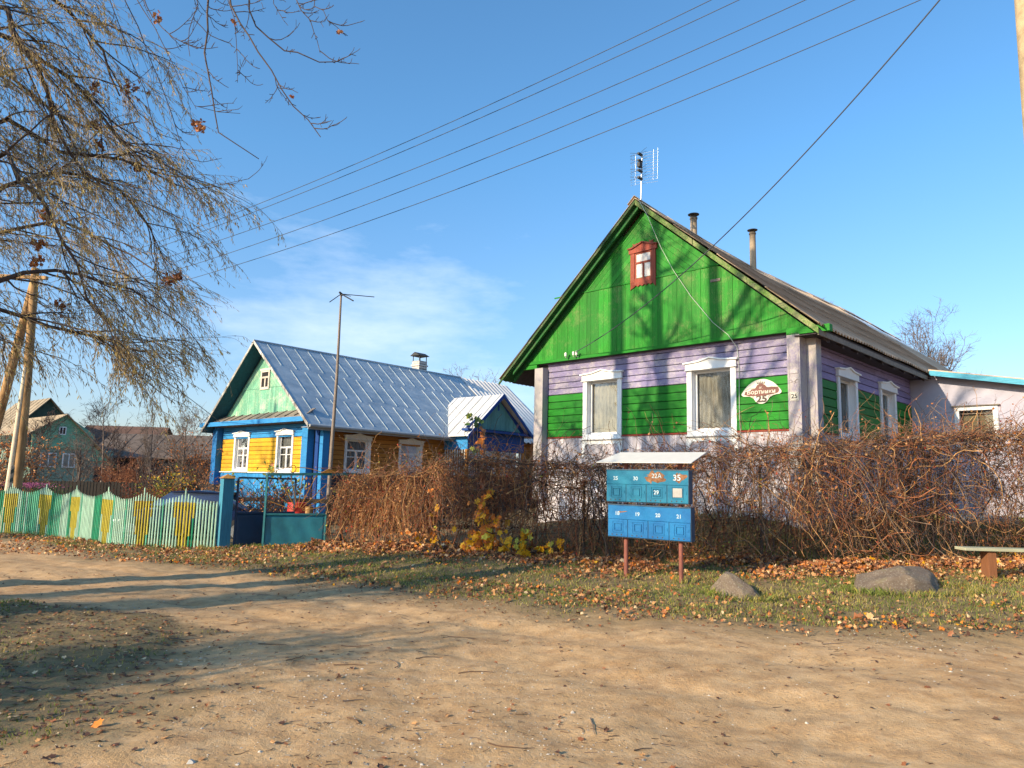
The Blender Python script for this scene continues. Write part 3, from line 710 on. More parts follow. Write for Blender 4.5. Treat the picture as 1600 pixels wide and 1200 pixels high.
mb.box(a, a+.11, .0, .03, c, e-.1); mb.box(b-.11, b, .0, .03, c, e-.1); mb.box(a, b, .0, .035, e-.1, e); mb.box(a, b, 0, .05, c-.05, c)
aw = mb.build('window', m_white, H1)
mb = MB(Fa); mb.box(a-.06, b+.06, .0, .09, e+.002, e+.03); mb.box(1.86, 1.885, -.16, -.13, 3.0, 3.82); mb.box(1.47, 2.26, -.16, -.13, 3.74, 3.77); mb.build('drip_board', m_oldwood, aw)
mb = MB(Fa); mb.add([(1.47, -.15, 3), (2.26, -.15, 3), (2.26, -.15, 3.82), (1.47, -.15, 3.82)], [(0, 1, 2, 3)]); mb.build('pane', m_glass, aw)
mb = MB(Fa); mb.box(1.47, 2.26, -.34, -.22, 3.0, 3.82); mb.build('curtain', plain('dusty_dark_cloth', (.16, .14, .09), .9, .5, 3), aw)
# name plaque and number plate
def smoothpoly(pts, n=6):
    out = []; m_ = len(pts)
    for i in range(m_):
        p0, p1, p2, p3 = [np.array(pts[(i+j) % m_]) for j in (-1, 0, 1, 2)]
        for k in range(n):
            t = k/n; out.append(tuple(.5*((2*p1)+(-p0+p2)*t+(2*p0-5*p1+4*p2-p3)*t*t+(-p0+3*p1-3*p2+p3)*t**3)))
    return out
cx, cz, hw = -.545, 3.68, .445
sh = [(-1, -.02), (-.86, .18), (-.6, .44), (-.3, .60), (0, .66), (.3, .62), (.62, .46), (.86, .22), (1, .02), (.93, -.09), (.72, -.12), (.55, -.17), (.40, -.27), (.28, -.42), (.1, -.52), (-.1, -.52), (-.27, -.43), (-.38, -.28), (-.55, -.16), (-.72, -.14), (-.92, -.12)]
sh = smoothpoly([(cx+a*hw, cz-.02+b*hw) for a, b in sh])
m_sign = plain('cream_sign', (.62, .58, .50), .4, .04, 3, 0, 0); m_signred = plain('brown_red_print', (.13, .028, .018), .5, .15, 20, 0, 0); m_signdark = plain('dark_brown_print', (.06, .03, .025), .5, .1, 20, 0, 0)
mb = MB(Ff); mb.prism([(cx+(p-cx)*1.0, z) for p, z in sh], .042, .056); sg = mb.build('name_plaque', m_sign, H1)
band = [(a, b*1.75-.02) for a, b in [(-.86, -.05), (-.8, .04), (-.55, .05), (-.5, .10), (-.3, .11), (-.2, .2), (0, .25), (.2, .2), (.3, .13), (.6, .13), (.84, .12), (.9, .03), (.84, -.04), (.6, -.07), (.3, -.09), (0, -.10), (-.3, -.10), (-.6, -.09)]]
mb = MB(Ff); mb.prism([(cx+a*hw, cz+b*hw) for a, b in band], .0565, .0585)
mb.build('red_band', m_signred, sg)
mb = MB(Ff)    # crown and scrolls
for i in range(5):
    a = -.16+.08*i; mb.prism([(cx+(a-.035)*hw, cz+.42*hw), (cx+(a+.035)*hw, cz+.42*hw), (cx+(a*1.35)*hw, cz+(.58-.12*abs(a)/.16*.5)*hw)], .0565, .058)
mb.box(cx-.2*hw, cx+.2*hw, .0565, .058, cz+.385*hw, cz+.415*hw)
for sx in (-1, 1):
    for k in range(2):
        c0, c1 = cx+sx*(.40+.0*k)*hw, cz-.27*hw
        mb.tube([(c0+sx*math.cos(t)*(.05-.004*t)*hw*1.1, .058, c1+math.sin(t)*(.07-.006*t)*hw) for t in np.linspace(0, 5.5, 12)], .004, 4)
    mb.tube([(cx+sx*t*hw, .058, cz+(.30-.22*t+.03*math.sin(t*14))*hw) for t in np.linspace(.3, .8, 12)], .004, 4)
mb.build('crown_emblem', m_signdark, sg)
def text(s, size, F, p, z, d, mat, parent, name='lettering', bold=0.0, sx=1.0, side=False):
    cu = bpy.data.curves.new(name, 'FONT'); cu.body = s; cu.size = size; cu.align_x = 'CENTER'; cu.align_y = 'CENTER'; cu.extrude = .0008; cu.offset = bold; cu.materials.append(mat)
    o = bpy.data.objects.new(name, cu); C.objects.link(o); o.parent = parent; o.location = F(p, d, z); bpy.context.view_layer.update(); me = bpy.data.meshes.new_from_object(o.evaluated_get(bpy.context.evaluated_depsgraph_get())); bpy.data.objects.remove(o)
    o = link(name, me, parent); o.location = F(p, d, z); o.rotation_euler = (RA(90), 0, 0); o.scale = (sx, 1, 1)
    return o
text('Бортники', .125, Ff, cx, cz-.002, .0595, m_sign, sg, bold=.0008, sx=1.12)
text('аг.', .07, Ff, cx, cz+.092, .0595, m_sign, sg)
text('25', .20, Ff, cx+.01, cz-.157, .0575, m_signdark, sg, bold=.009, sx=1.2)
mb = MB(Ff); mb.box(.165, .345, .255, .263, 3.42, 3.60); np_ = mb.build('number_plate', m_sign, H1)
mb = MB(Ff)
for q in ((.178, .332, 3.582, 3.588), (.178, .332, 3.432, 3.438), (.178, .184, 3.438, 3.582), (.326, .332, 3.438, 3.582)): mb.box(q[0], q[1], .2635, .2645, q[2], q[3])
mb.build('plate_border', m_signdark, np_)
text('25', .13, Ff, .255, 3.51, .2645, m_black, np_, bold=.003)

# ------------------------------------------------------------------ the yellow and blue house
H2 = empty('wooden_house', (-7.276, 26.0, 0), A2-math.pi/2, 'yellow and blue wooden house with a long zinc sheet roof and mint gable', 'house')
G = Ff; Gs = lambda p, d, z: (.45+d, p, z)
a1w = (-5.0, -3.81, 1.83, 3.38); a2w = (-1.95, -.80, 1.83, 3.38); hh = [hole(*a1w, .13), hole(*a2w, .13)]
backing(G, -6.1, .45, .2, 3.8, hh).build('front_wall', m_backing, H2)
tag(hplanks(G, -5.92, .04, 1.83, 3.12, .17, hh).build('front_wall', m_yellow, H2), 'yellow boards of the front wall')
tag(hplanks(G, -5.92, .04, 3.125, 3.6, .16, hh).build('front_wall', m_blue, H2), 'sky blue boards at the top of the front wall')
tag(vboards(G, lambda p: 1.79, -5.92, .04, .1, .14).build('base_boarding', m_blue, H2), 'sky blue boards below the windows')
mb = MB(G); mb.box(-6.0, .05, 0, .09, 1.79, 1.825); mb.build('trim_strip', m_white, H2)
s1w = (1.25, 2.5, 1.86, 3.27); s2w = (3.86, 5.15, 1.86, 3.25); hh2 = [hole(*s1w, .13), hole(*s2w, .13)]
backing(Gs, .02, 16, .2, 3.6, hh2).build('side_wall', m_backing, H2)
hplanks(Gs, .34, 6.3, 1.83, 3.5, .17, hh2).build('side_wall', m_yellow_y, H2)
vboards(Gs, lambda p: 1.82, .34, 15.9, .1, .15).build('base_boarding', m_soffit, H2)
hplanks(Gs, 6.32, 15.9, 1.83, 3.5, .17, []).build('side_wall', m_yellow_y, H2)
mb = MB(); mb.box(-6.15, -6.1, 0, 16, .1, 3.8); mb.box(-6.15, .4, 16, 16.1, .1, 3.8); mb.build('rear_wall', m_blue_d, H2)
def post2(x0, x1, y0, y1, z0, z1, m=m_blue_z):
    mb = MB(); mb.box(x0, x1, y0, y1, z0, z1); mb.build('corner_post', m, H2, bevel=.01)
post2(.04, .40, -.28, 0, .1, 3.5, m_blue); post2(.66, .86, .05, .33, .1, 3.45, m_blue); post2(.455, .655, .0, .32, .1, 3.45, m_blue_d)  # last post carries the shade between the two boxes in its colour
post2(-6.3, -5.95, -.28, 0, .1, 3.6, m_blue_z); post2(-6.5, -6.32, .05, .33, .1, 3.5, m_blue_z)
for wnd, F_ in ((a1w, G), (a2w, G), (s1w, Gs), (s2w, Gs)): window(H2, F_, *wnd, 'x', 'cross', cw=.13, curtain=m_curtain_k, rec=.08, crown=.17)
mb = MB(); mb.add([(-6.75, -.62, 3.74), (.62, -.62, 3.80), (.55, -.12, 4.10), (-6.1, -.12, 4.02), (-6.75, -.62, 3.71), (.62, -.62, 3.77), (.55, -.12, 4.07), (-6.1, -.12, 3.99)], [(0, 1, 2, 3), (7, 6, 5, 4), (0, 4, 5, 1), (1, 5, 6, 2), (3, 2, 6, 7), (0, 3, 7, 4)])
for i in range(11):
    x = -6.2+i*.62; mb.bar((x, -.62, 3.76+.06*(x+6.75)/7.4), (x+.02, -.12, 4.05+.05*(x+6.1)/6.6), .03, .04)
mb.build('skirt_roof', m_brownmetal, H2)
mb = MB(); mb.box(-6.75, .6, -.65, -.621, 3.60, 3.77); mb.build('fascia', m_blue, H2)
mb = MB(); mb.box(-6.7, .55, -.62, 0, 3.59, 3.62); mb.build('soffit', m_soffit, H2)
ax2, az2 = -2.86, 6.80
def und2(p, off=.2): return az2-off-(p-ax2)*.85 if p > ax2 else az2-off-(ax2-p)*.95
Fg2 = lambda p, d, z: (p, -.1-d, z)
vb = vboards(Fg2, lambda p: min(und2(p), 5.03), -6.1, .6, 3.95, .14, .02, .004, 0)
k = 0
while k < 14:
    za = az2-.2-k*.17; zb_ = za-.162
    for sgn, s_ in ((1, .85), (-1, .95)):
        if za > 5.05:
            e = max(zb_, 5.04); poly = [(ax2, za), (ax2+sgn*(za-5.04)/s_, 5.04)]
            poly += [(ax2+sgn*(zb_-5.04)/s_, 5.04), (ax2, zb_)] if zb_ > 5.04 else [(ax2, 5.04)]
            vb.prism(poly, 0, .02+random.uniform(-.002, .003))
    k += 1
vb.prism([(-5.72, 3.95), (.28, 3.95), (ax2, az2-.24)], -.03, -.003)
vb.build('gable', m_mint, H2)
mb = MB(Fg2)
mb.box(-3.16, -3.07, .022, .06, 4.98, 5.78); mb.box(-2.62, -2.53, .022, .06, 4.98, 5.78); mb.box(-3.2, -2.5, .022, .07, 5.72, 5.80); mb.box(-3.07, -2.62, .022, .055, 4.98, 5.08); mb.box(-3.07, -2.62, .022, .055, 5.42, 5.49); mb.box(-2.88, -2.81, .022, .05, 5.08, 5.42); mb.box(-3.07, -2.62, .022, .05, 5.66, 5.72)
atw = mb.build('attic_window', paint('cream_paint', (.66, .58, .50), (.4, .3, .2), .2, 'z'), H2)
mb = MB(Fg2); mb.box(-3.06, -2.63, .021, .03, 5.08, 5.7); mb.build('pane', m_dark, atw)
def sheet(mb, p0, z0, p1, z1, v0, v1, t=.03):
    mb.add([(p0, v0, z0), (p1, v0, z1), (p1, v1, z1), (p0, v1, z0), (p0, v0, z0-t), (p1, v0, z1-t), (p1, v1, z1-t), (p0, v1, z0-t)], [(0, 1, 2, 3), (7, 6, 5, 4), (0, 4, 5, 1), (1, 5, 6, 2), (2, 6, 7, 3), (3, 7, 4, 0)])
mb = MB(); eR2 = (1.07, 3.46); eL2 = (-6.4, 3.46)
sheet(mb, ax2, az2, *eR2, -.72, 10.6); sheet(mb, ax2, az2, *eL2, -.72, 14.2)
# standing seams, staggered in courses
sl2 = (eR2[1]-az2)/(eR2[0]-ax2)
def sp(t, v, o=0): return (ax2+(eR2[0]-ax2)*t, v, az2+(eR2[1]-az2)*t+o)
nse = 18
for i in range(nse):
    v = -.2+i*.61
    for c_ in range(3):
        if random.random() < .95:
            off = .30*(c_ % 2)
            mb.bar(sp(c_*.333+.01, v+off, .006), sp((c_+1)*.333-.012+random.uniform(-.03, 0), v+off, .006), .012, .026)
mb.tube([(ax2, -.74, az2+.02), (ax2, 10.6, az2+.02)], .035, 8)
rf = mb.build('roof', m_zinc, H2)
wr = wavy_roof(Fid, ax2, lambda v: az2+.03, eR2[0], lambda v: eR2[1]+.02, 10.6, 14.2, 'roof', m_zinc_w, H2, lam=.3, amp=.03, rows=1, seg=8); tag(wr, 'corrugated far end of the roof')
mb = MB()
for i in range(18):
    for q in (0,):
        t0, t1 = i/18, (i+1)/18-.004
        x0, z0, x1, z1 = ax2+(eR2[0]-ax2)*t0, az2+(eR2[1]-az2)*t0, ax2+(eR2[0]-ax2)*t1, az2+(eR2[1]-az2)*t1
        e = random.uniform(-.01, .01)
        mb.add([(x0, -.74+e, z0+.03), (x1, -.74+e, z1+.03), (x1, -.74+e, z1-.10), (x0, -.74+e, z0-.10), (x0, -.715, z0+.03), (x1, -.715, z1+.03), (x1, -.715, z1-.10), (x0, -.715, z0-.10)], [(0, 1, 2, 3), (7, 6, 5, 4), (0, 4, 5, 1), (1, 5, 6, 2), (2, 6, 7, 3), (3, 7, 4, 0)])
slopebox(mb, ax2, az2, eL2[0], eL2[1], -.74, -.715, -.10, .03)
mb.build('barge_board', paint('white_peeling_board', (.62, .60, .56), (.25, .22, .2), .6, 'o'), H2)
mb = MB(); slopebox(mb, ax2, az2-.06, eL2[0]+.02, eL2[1]-.06, -.71, -.1, -.03, 0); slopebox(mb, ax2, az2-.06, eR2[0]-.02, eR2[1]-.06, -.71, -.1, -.03, 0); mb.build('gable_overhang', paint('dark_teal_paint', (.02, .10, .16), (.02, .07, .1), .2, 'o'), H2)
mb = MB(); mb.box(.45, 1.02, -.6, 6.3, 3.38, 3.40); mb.box(1.0, 1.03, -.7, 6.4, 3.30, 3.46); mb.tube([(1.1, -.7, 3.42), (1.1, 6.5, 3.40)], .055, 8); mb.build('gutter', plain('grey_gutter', (.30, .30, .30), .6), H2)
# chimney
mb = MB(); mb.box(-3.45, -2.95, 7.9, 8.4, 6.2, 7.30); mb.box(-3.49, -2.91, 7.86, 8.44, 7.05, 7.12); chm = mb.build('chimney', m_brick, H2)
mb = MB()
for x in (-3.42, -2.98):
    for y in (7.93, 8.37): mb.box(x-.015, x+.015, y-.015, y+.015, 7.3, 7.56)
mb.add([(-3.52, 7.8, 7.55), (-2.88, 7.8, 7.55), (-3.2, 7.8, 7.72), (-3.52, 8.5, 7.55), (-2.88, 8.5, 7.55), (-3.2, 8.5, 7.72)], [(0, 2, 5, 3), (1, 4, 5, 2), (0, 1, 2), (3, 5, 4), (0, 3, 4, 1)]); mb.build('chimney_cap', m_black, chm)
# porch with its own gable on the right side; x is outward here
PV, PZ = 8.2, 5.40
mb = MB(); xo = 2.15
def psheet(va, za, vb_, zb_):
    mb.add([(-.8, va, za), (xo, va, za), (xo, vb_, zb_), (-.8, vb_, zb_), (-.8, va, za-.03), (xo, va, za-.03), (xo, vb_, zb_-.03), (-.8, vb_, zb_-.03)], [(0, 1, 2, 3), (7, 6, 5, 4), (0, 4, 5, 1), (1, 5, 6, 2), (2, 6, 7, 3), (3, 7, 4, 0)])
psheet(PV, PZ, 6.05, 3.50); psheet(PV, PZ, 10.35, 3.66)
for i in range(6):
    x = -.6+i*.52; mb.bar((x, PV-.05, PZ-.02), (x, 6.1, 3.56), .03, .05); mb.bar((x, PV+.05, PZ-.02), (x, 10.3, 3.7), .03, .05)
mb.build('porch_roof', m_zinc_w, H2)
Fp = lambda p, d, z: (2.0+d, p, z)
mb = MB(lambda p, d, z: (1.85+d, p, z)); vbp = vboards(lambda p, d, z: (1.85+d, p, z), lambda p: PZ-.22-abs(p-PV)*.88, 6.4, 10.0, 3.85, .13, .02, .004, 0); vbp.build('porch_gable', m_mint_d, H2)
mb.prism([(6.2, 3.83), (10.2, 3.83), (PV, PZ-.2)], -.03, -.002); mb.box(6.1, 10.3, -.1, .24, 3.70, 3.80); mb.box(PV-.05, PV+.05, .02, .03, 4.7, 4.95)
mb.build('porch_trim', m_blue_d, H2)
mb = MB()
for za, vb_, zb_ in ((PZ, 6.05, 3.50), (PZ, 10.35, 3.66)):
    mb.add([(xo, PV, za+.01), (xo+.03, PV, za+.01), (xo+.03, vb_, zb_+.01), (xo, vb_, zb_+.01), (xo, PV, za-.16), (xo+.03, PV, za-.16), (xo+.03, vb_, zb_-.15), (xo, vb_, zb_-.15)], [(0, 1, 2, 3), (7, 6, 5, 4), (0, 4, 5, 1), (1, 5, 6, 2), (2, 6, 7, 3), (3, 7, 4, 0)])
mb.build('porch_barge_board', m_blue_d, H2)
mb = MB(); mb.box(.5, 1.85, 6.35, 6.40, 2.95, 3.68); tag(mb.build('porch_wall', m_blue, H2), 'sunlit sky blue end wall of the porch')
mb = MB(); mb.box(1.80, 1.85, 6.4, 9.95, 2.95, 3.68); mb.box(.5, 1.85, 9.95, 10.0, .3, 3.68); mb.build('porch_wall', m_blue_d, H2)  # unlit porch walls get the shade-darkened copy of the blue
mb = MB(); mb.box(.5, 1.85, 6.352, 6.398, .2, 1.9); mb.box(1.802, 1.848, 6.4, 9.95, .2, 1.9); tag(mb.build('porch_wall', m_soffit, H2), 'dark lower boards of the porch')
mb = MB()
for i in range(11): mb.box(1.79, 1.83, 6.5+i*.33, 6.535+i*.33, 1.9, 2.95)
for i in range(9):
    x = .55+i*.14; mb.box(x, x+.025, 6.36, 6.39, 1.9, 2.95)
    if i < 8: mb.bar((x, 6.375, 2.2+.1*(i % 3)), (x+.14, 6.375, 2.5+.1*(i % 2)), .02)
mb.box(1.79, 1.83, 6.4, 9.95, 2.5, 2.53); mb.build('porch_lattice', m_white, H2)
mb = MB(); mb.box(1.78, 1.88, 6.30, 6.42, .2, 2.96); mb.box(1.78, 1.88, 8.2, 8.32, .2, 2.96); mb.box(1.78, 1.88, 9.9, 10.0, .2, 2.96); mb.build('porch_post', m_yellow_y, H2)
mb = MB(); mb.add([(1.0, 6.45, 1.9), (1.77, 6.45, 1.9), (1.77, 6.45, 2.95), (1.0, 6.45, 2.95)], [(0, 1, 2, 3)]); mb.add([(1.77, 6.45, 1.9), (1.77, 9.9, 1.9), (1.77, 9.9, 2.95), (1.77, 6.45, 2.95)], [(0, 1, 2, 3)]); mb.build('porch_pane', m_glass, H2)

# ------------------------------------------------------------------ copies keep parts and sub-parts
def copy_tree(o, parent=None):
    c = o.copy(); C.objects.link(c); c.parent = parent
    for ch in list(o.children): copy_tree(ch, c)
    return c

# ------------------------------------------------------------------ far houses and sheds on the left
def rot(rz): return np.array([math.cos(rz), math.sin(rz)]), np.array([-math.sin(rz), math.cos(rz)])
a = at(103, 651, 45); H3 = empty('wooden_house', (a[0], 45, 0), RA(50), 'small sea green house with a pale brown roof far behind the picket fence', 'house')
m_sea = paint('sea_green_boards', (.21, .46, .30), (.2, .3, .26), .3, 'o'); m_seaw = paint('grey_green_wall', (.24, .36, .28), (.25, .27, .22), .5, 'o')
mb = MB(); mb.box(-1.6, 3.0, .05, 7, -.2, 3.1); mb.build('wall', m_seaw, H3)
mb = MB(lambda p, d, z: (p, -d, z)); mb.prism([(-1.7, 3.1), (1.75, 3.1), (1.75, 4.05), (0, 5.18), (-1.7, 4.1)], -.04, .04); mb.prism([(1.75, 2.4), (3.3, 2.0), (1.75, 3.3)], -.04, .03); mb.build('gable', m_sea, H3)
mb = MB(); slopebox(mb, 0, 5.24, -1.95, 3.95, -.3, 7.4, -.06, 0); slopebox(mb, 0, 5.24, 3.5, 1.86, -.3, 7.4, -.06, 0); mb.build('roof', plain('pale_brown_slate', (.36, .27, .17), .9, .3, 3), H3)
for x, z, w, h in ((-1.1, 2.0, .75, .75), (.1, 2.0, .6, .75), (-.25, 4.0, .28, .38)):
    mb = MB(lambda p, d, z: (p, -d, z)); mb.box(x-.06, x+w+.06, .0, .06, z-.06, z+h+.06); wf = mb.build('window', m_white, H3)
    mb = MB(lambda p, d, z: (p, -d, z)); mb.box(x, x+w/2-.03, .061, .07, z, z+h); mb.box(x+w/2+.03, x+w, .061, .07, z, z+h); mb.build('pane', m_curtain_d if h > .5 else m_dark, wf)
mb = MB(lambda p, d, z: (p, -d, z)); mb.box(1.95, 2.7, .0, .05, 0, 2.0); mb.build('door', m_dark, H3)
def shed(name, px, Y, rz, L, Wd, ze, zr, roofm, wallm, label, cat='shed'):
    a = at(px, 700, Y); e = empty(name, (a[0], Y, 0), rz, label, cat)
    mb = MB(); mb.box(0, L, 0, Wd, -.3, ze); mb.prism([(0, 0), (0, 0), (0, 0)], 0, 0) if False else None
    mb.add([(0, 0, ze), (0, Wd, ze), (0, Wd/2, zr-.1), (L, 0, ze), (L, Wd, ze), (L, Wd/2, zr-.1)], [(0, 1, 2), (3, 5, 4), (0, 2, 5, 3), (1, 4, 5, 2)]); mb.build('wall', wallm, e)
    mb = MB()
    for sgn, y0 in ((-1, -.4), (1, Wd+.4)):
        s = (zr-ze)/(Wd/2); zz = ze-.4*s
        mb.add([(-.3, Wd/2, zr), (L+.3, Wd/2, zr), (L+.3, y0, zz), (-.3, y0, zz), (-.3, Wd/2, zr-.08), (L+.3, Wd/2, zr-.08), (L+.3, y0, zz-.08), (-.3, y0, zz-.08)], [(0, 1, 2, 3), (7, 6, 5, 4), (0, 4, 5, 1), (1, 5, 6, 2), (2, 6, 7, 3), (3, 7, 4, 0)])
        for i in range(int(L/1.1)):
            mb.bar((.3+i*1.1, Wd/2, zr+.01), (.3+i*1.1+.1, y0, zz+.01), .06, .04)
    mb.build('roof', roofm, e); return e
m_darkroof = plain('dark_old_roof', (.12, .09, .075), .9, .35, 2); m_darkwall = plain('shade_darkened_boards', (.016, .012, .010), .9, .3, 3)  # board colour taken down to near black for the garden fence's shade
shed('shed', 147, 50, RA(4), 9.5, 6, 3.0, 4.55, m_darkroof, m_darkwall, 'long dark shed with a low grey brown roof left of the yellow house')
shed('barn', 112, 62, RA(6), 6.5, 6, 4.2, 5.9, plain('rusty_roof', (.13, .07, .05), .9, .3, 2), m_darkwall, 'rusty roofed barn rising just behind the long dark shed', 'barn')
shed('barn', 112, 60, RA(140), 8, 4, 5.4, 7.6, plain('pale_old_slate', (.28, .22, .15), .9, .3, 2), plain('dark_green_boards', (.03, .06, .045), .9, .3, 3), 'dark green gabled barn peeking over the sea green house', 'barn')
# board fence behind the garden, its shade put into the near-black colour
mb = MB(); x = -26.0
while x < -10.6:
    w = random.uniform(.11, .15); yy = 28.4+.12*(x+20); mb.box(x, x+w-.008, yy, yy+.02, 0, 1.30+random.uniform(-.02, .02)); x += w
bf = empty('board_fence', (0, 0, 0), 0, 'dark brown board fence across the garden behind the wavy picket fence', 'fence'); mb.build('boarding', m_darkwall, bf)
mb = MB()
for i in range(7): mb.box(-26+i*2.5, -25.88+i*2.5, 28.5+.12*(-6+i*2.5), 28.6+.12*(-6+i*2.5), 0, 1.25)
mb.build('fence_post', m_darkwall, bf)['kind'] = 'stuff'

# ------------------------------------------------------------------ wavy picket fence
fp = np.array([(-6.60, 16.60), (-7.04, 16.5), (-7.74, 16.48), (-8.52, 16.6), (-9.2, 17.0), (-9.86, 17.44), (-10.98, 18.28), (-12.1, 18.79), (-13.15, 19.13), (-16.5, 20.1)])
# smooth the line
tt = np.linspace(0, len(fp)-1, 60); fx = np.interp(tt, range(len(fp)), fp[:, 0]); fy = np.interp(tt, range(len(fp)), fp[:, 1])
for _ in range(3): fy[1:-1] = (fy[:-2]+fy[1:-1]+fy[2:])/3; fx[1:-1] = (fx[:-2]+fx[1:-1]+fx[2:])/3
fs_ = np.concatenate([[0], np.cumsum(np.hypot(np.diff(fx), np.diff(fy)))])
spx = [-7.26, -8.2, -9.32, -10.62, -11.77, -12.9, -14.0, -15.1]; sps = [float(np.interp(-x, -fx, fs_)) for x in spx]
PF = empty('picket_fence', (0, 0, 0), 0, 'mint green and yellow picket fence with wavy top and tall pointed pickets', 'fence')
m_pk = [paint('mint_white_picket', (.46, .70, .54), (.35, .5, .4), .1, 'z', .5), paint('emerald_picket', (.03, .33, .17), (.1, .3, .2), .1, 'z', .5), paint('lemon_picket', (.60, .50, .06), (.5, .42, .15), .1, 'z', .5), paint('mint_picket', (.13, .48, .30), (.2, .42, .3), .1, 'z', .5)]
edges = [0]+[(sps[i]+sps[i+1])/2 for i in range(len(sps)-1)]+[fs_[-1]]
sp_ = .0685
for k in range(len(sps)):
    mb = MB(); s = sp_*math.ceil(edges[k]/sp_)
    darks = {0: (-99, 1.5, 3.2), 1: (-99, 0, 0), 2: (1, 3.5, 8.5), 3: (1, 2.2, 4.4), 4: (-1, 3.5, 5.2), 5: (1, 3, 6)}.get(k, (1, 3, 6))
    while s < edges[k+1]:
        i = round((s-sps[k])/sp_); x = float(np.interp(s, fs_, fx)); y = float(np.interp(s, fs_, fy)); g = float(gz(x, y))-.02
        dx = float(np.interp(s+.05, fs_, fx))-x; dy = float(np.interp(s+.05, fs_, fy))-y; l = math.hypot(dx, dy); dx, dy = dx/l, dy/l
        half = max((edges[k+1]-edges[k])/2, .3); u_ = min(1, abs(s-sps[k])/half)
        h = 1.11+.17*(1-u_)**1.8+random.uniform(-.006, .006)
        if i == 0: h = 1.38-.01*k
        F = lambda p, d, z, x=x, y=y, dx=dx, dy=dy: (x+dx*p+dy*d, y+dy*p-dx*d, z)
        mb.F = F; w_ = .0195; tilt = random.uniform(-.004, .004)
        def pk(z0, z1, mi, tip=False):
            t = .035 if not tip else .09
            mb.add([(-w_, 0, z0), (-w_*.5, -.016, z0), (w_*.5, -.016, z0), (w_, 0, z0), (-w_+tilt, 0, z1-t if True else z1), (-w_*.5+tilt, -.016, z1-t*.3), (w_*.5+tilt, -.016, z1-t*.3), (w_+tilt, 0, z1-t), (tilt, -.008, z1)] if tip else
                   [(-w_, 0, z0), (-w_*.5, -.016, z0), (w_*.5, -.016, z0), (w_, 0, z0), (-w_+tilt*.8, 0, z1), (-w_*.5+tilt*.8, -.016, z1), (w_*.5+tilt*.8, -.016, z1), (w_+tilt*.8, 0, z1)],
                   [(0, 1, 5, 4), (1, 2, 6, 5), (2, 3, 7, 6), (3, 0, 4, 7)] + ([(4, 5, 8), (5, 6, 8), (6, 7, 8), (7, 4, 8)] if tip else [(4, 5, 6, 7)]), mi)
        # inner side is the side seen from the road: d negative is towards the road
        zy0 = max(0, (abs(i)-1.2)/2.4)*.95
        base = 0 if random.random() < .8 else 3
        if darks[0] == -99 and -darks[2] <= i <= -darks[1]: base = 1
        if darks[0] == 1 and (darks[1] <= i <= darks[2]): base = 1
        if darks[0] == -1 and (-darks[2] <= i <= -darks[1]): base = 1
        if k >= 4 and base == 0: base = 3 if random.random() < .6 else 0
        if abs(i) <= 3 and zy0 < 1.0:
            if zy0 > .02: pk(g, g+zy0, base)
            pk(g+zy0+.001, g+1.06, 2); pk(g+1.061, g+h, 0, True)
        else: pk(g, g+h, base, True)
        s += sp_
    mb.build('picket_panel', m_pk, PF)
mb = MB()
for i in range(0, 57, 3):
    for z in (.32, .92):
        mb.bar((fx[i], fy[i]+.03, z+float(gz(fx[i], fy[i]))), (fx[i+3], fy[i+3]+.03, z+float(gz(fx[i+3], fy[i+3]))), .03, .05)
mb.build('rail', m_oldwood, PF)
for s in [.15]+sps[:6]:
    x = float(np.interp(s, fs_, fx)); y = float(np.interp(s, fs_, fy)); mb = MB(); mb.tube([(x, y+.09, 0), (x, y+.09, 1.05)], .035, 8); mb.build('fence_post', m_oldwood, PF)

# ------------------------------------------------------------------ double gate
m_teal = plain('teal_gate_paint', (.025, .19, .25), .4, .35, 1.6, 0, .35); m_gate_shade = plain('shaded_gate_paint', (.012, .045, .10), .5, .25, 2); m_gold = paint('orange_gate_paint', (.50, .24, .05), (.3, .15, .06), .3, 'o', .5)  # left leaf turns from the sun; its shade is put into the darker blue
m_tealf = paint('teal_frame_paint', (.03, .17, .20), (.15, .16, .14), .3, 'o')
GT = empty('garden_gate', (0, 0, 0), 0, 'old blue metal double gate with orange sun rays above the teal sheet', 'gate')
th = RA(36); c_, s_ = math.cos(th), math.sin(th)
gx0, gy0 = -6.44, 16.70
Fq = lambda p, d, z: (gx0+c_*p+s_*d*1.0, gy0+s_*p-c_*d, z)
mb = MB(Fq); mb.box(-.12, .12, -.14, .14, -.02, 1.58); gp_ = mb.build('gate_post', [paint('light_blue_post_paint', (.06, .28, .42), (.2, .3, .35), .2, 'z')], GT, bevel=.006)
mb = MB(Fq); mb.add([(-.16, -.18, 1.58), (.16, -.18, 1.58), (.16, .18, 1.58), (-.16, .18, 1.58), (0, 0, 1.68)], [(0, 3, 2, 1), (0, 1, 4), (1, 2, 4), (2, 3, 4), (3, 0, 4)]); mb.build('post_cap', m_gold, gp_)
mb = MB(); mb.tube([(-3.72, 17.5, -.02), (-3.72, 17.5, 1.78)], .05, 8); mb.build('gate_post', m_tealf, GT)
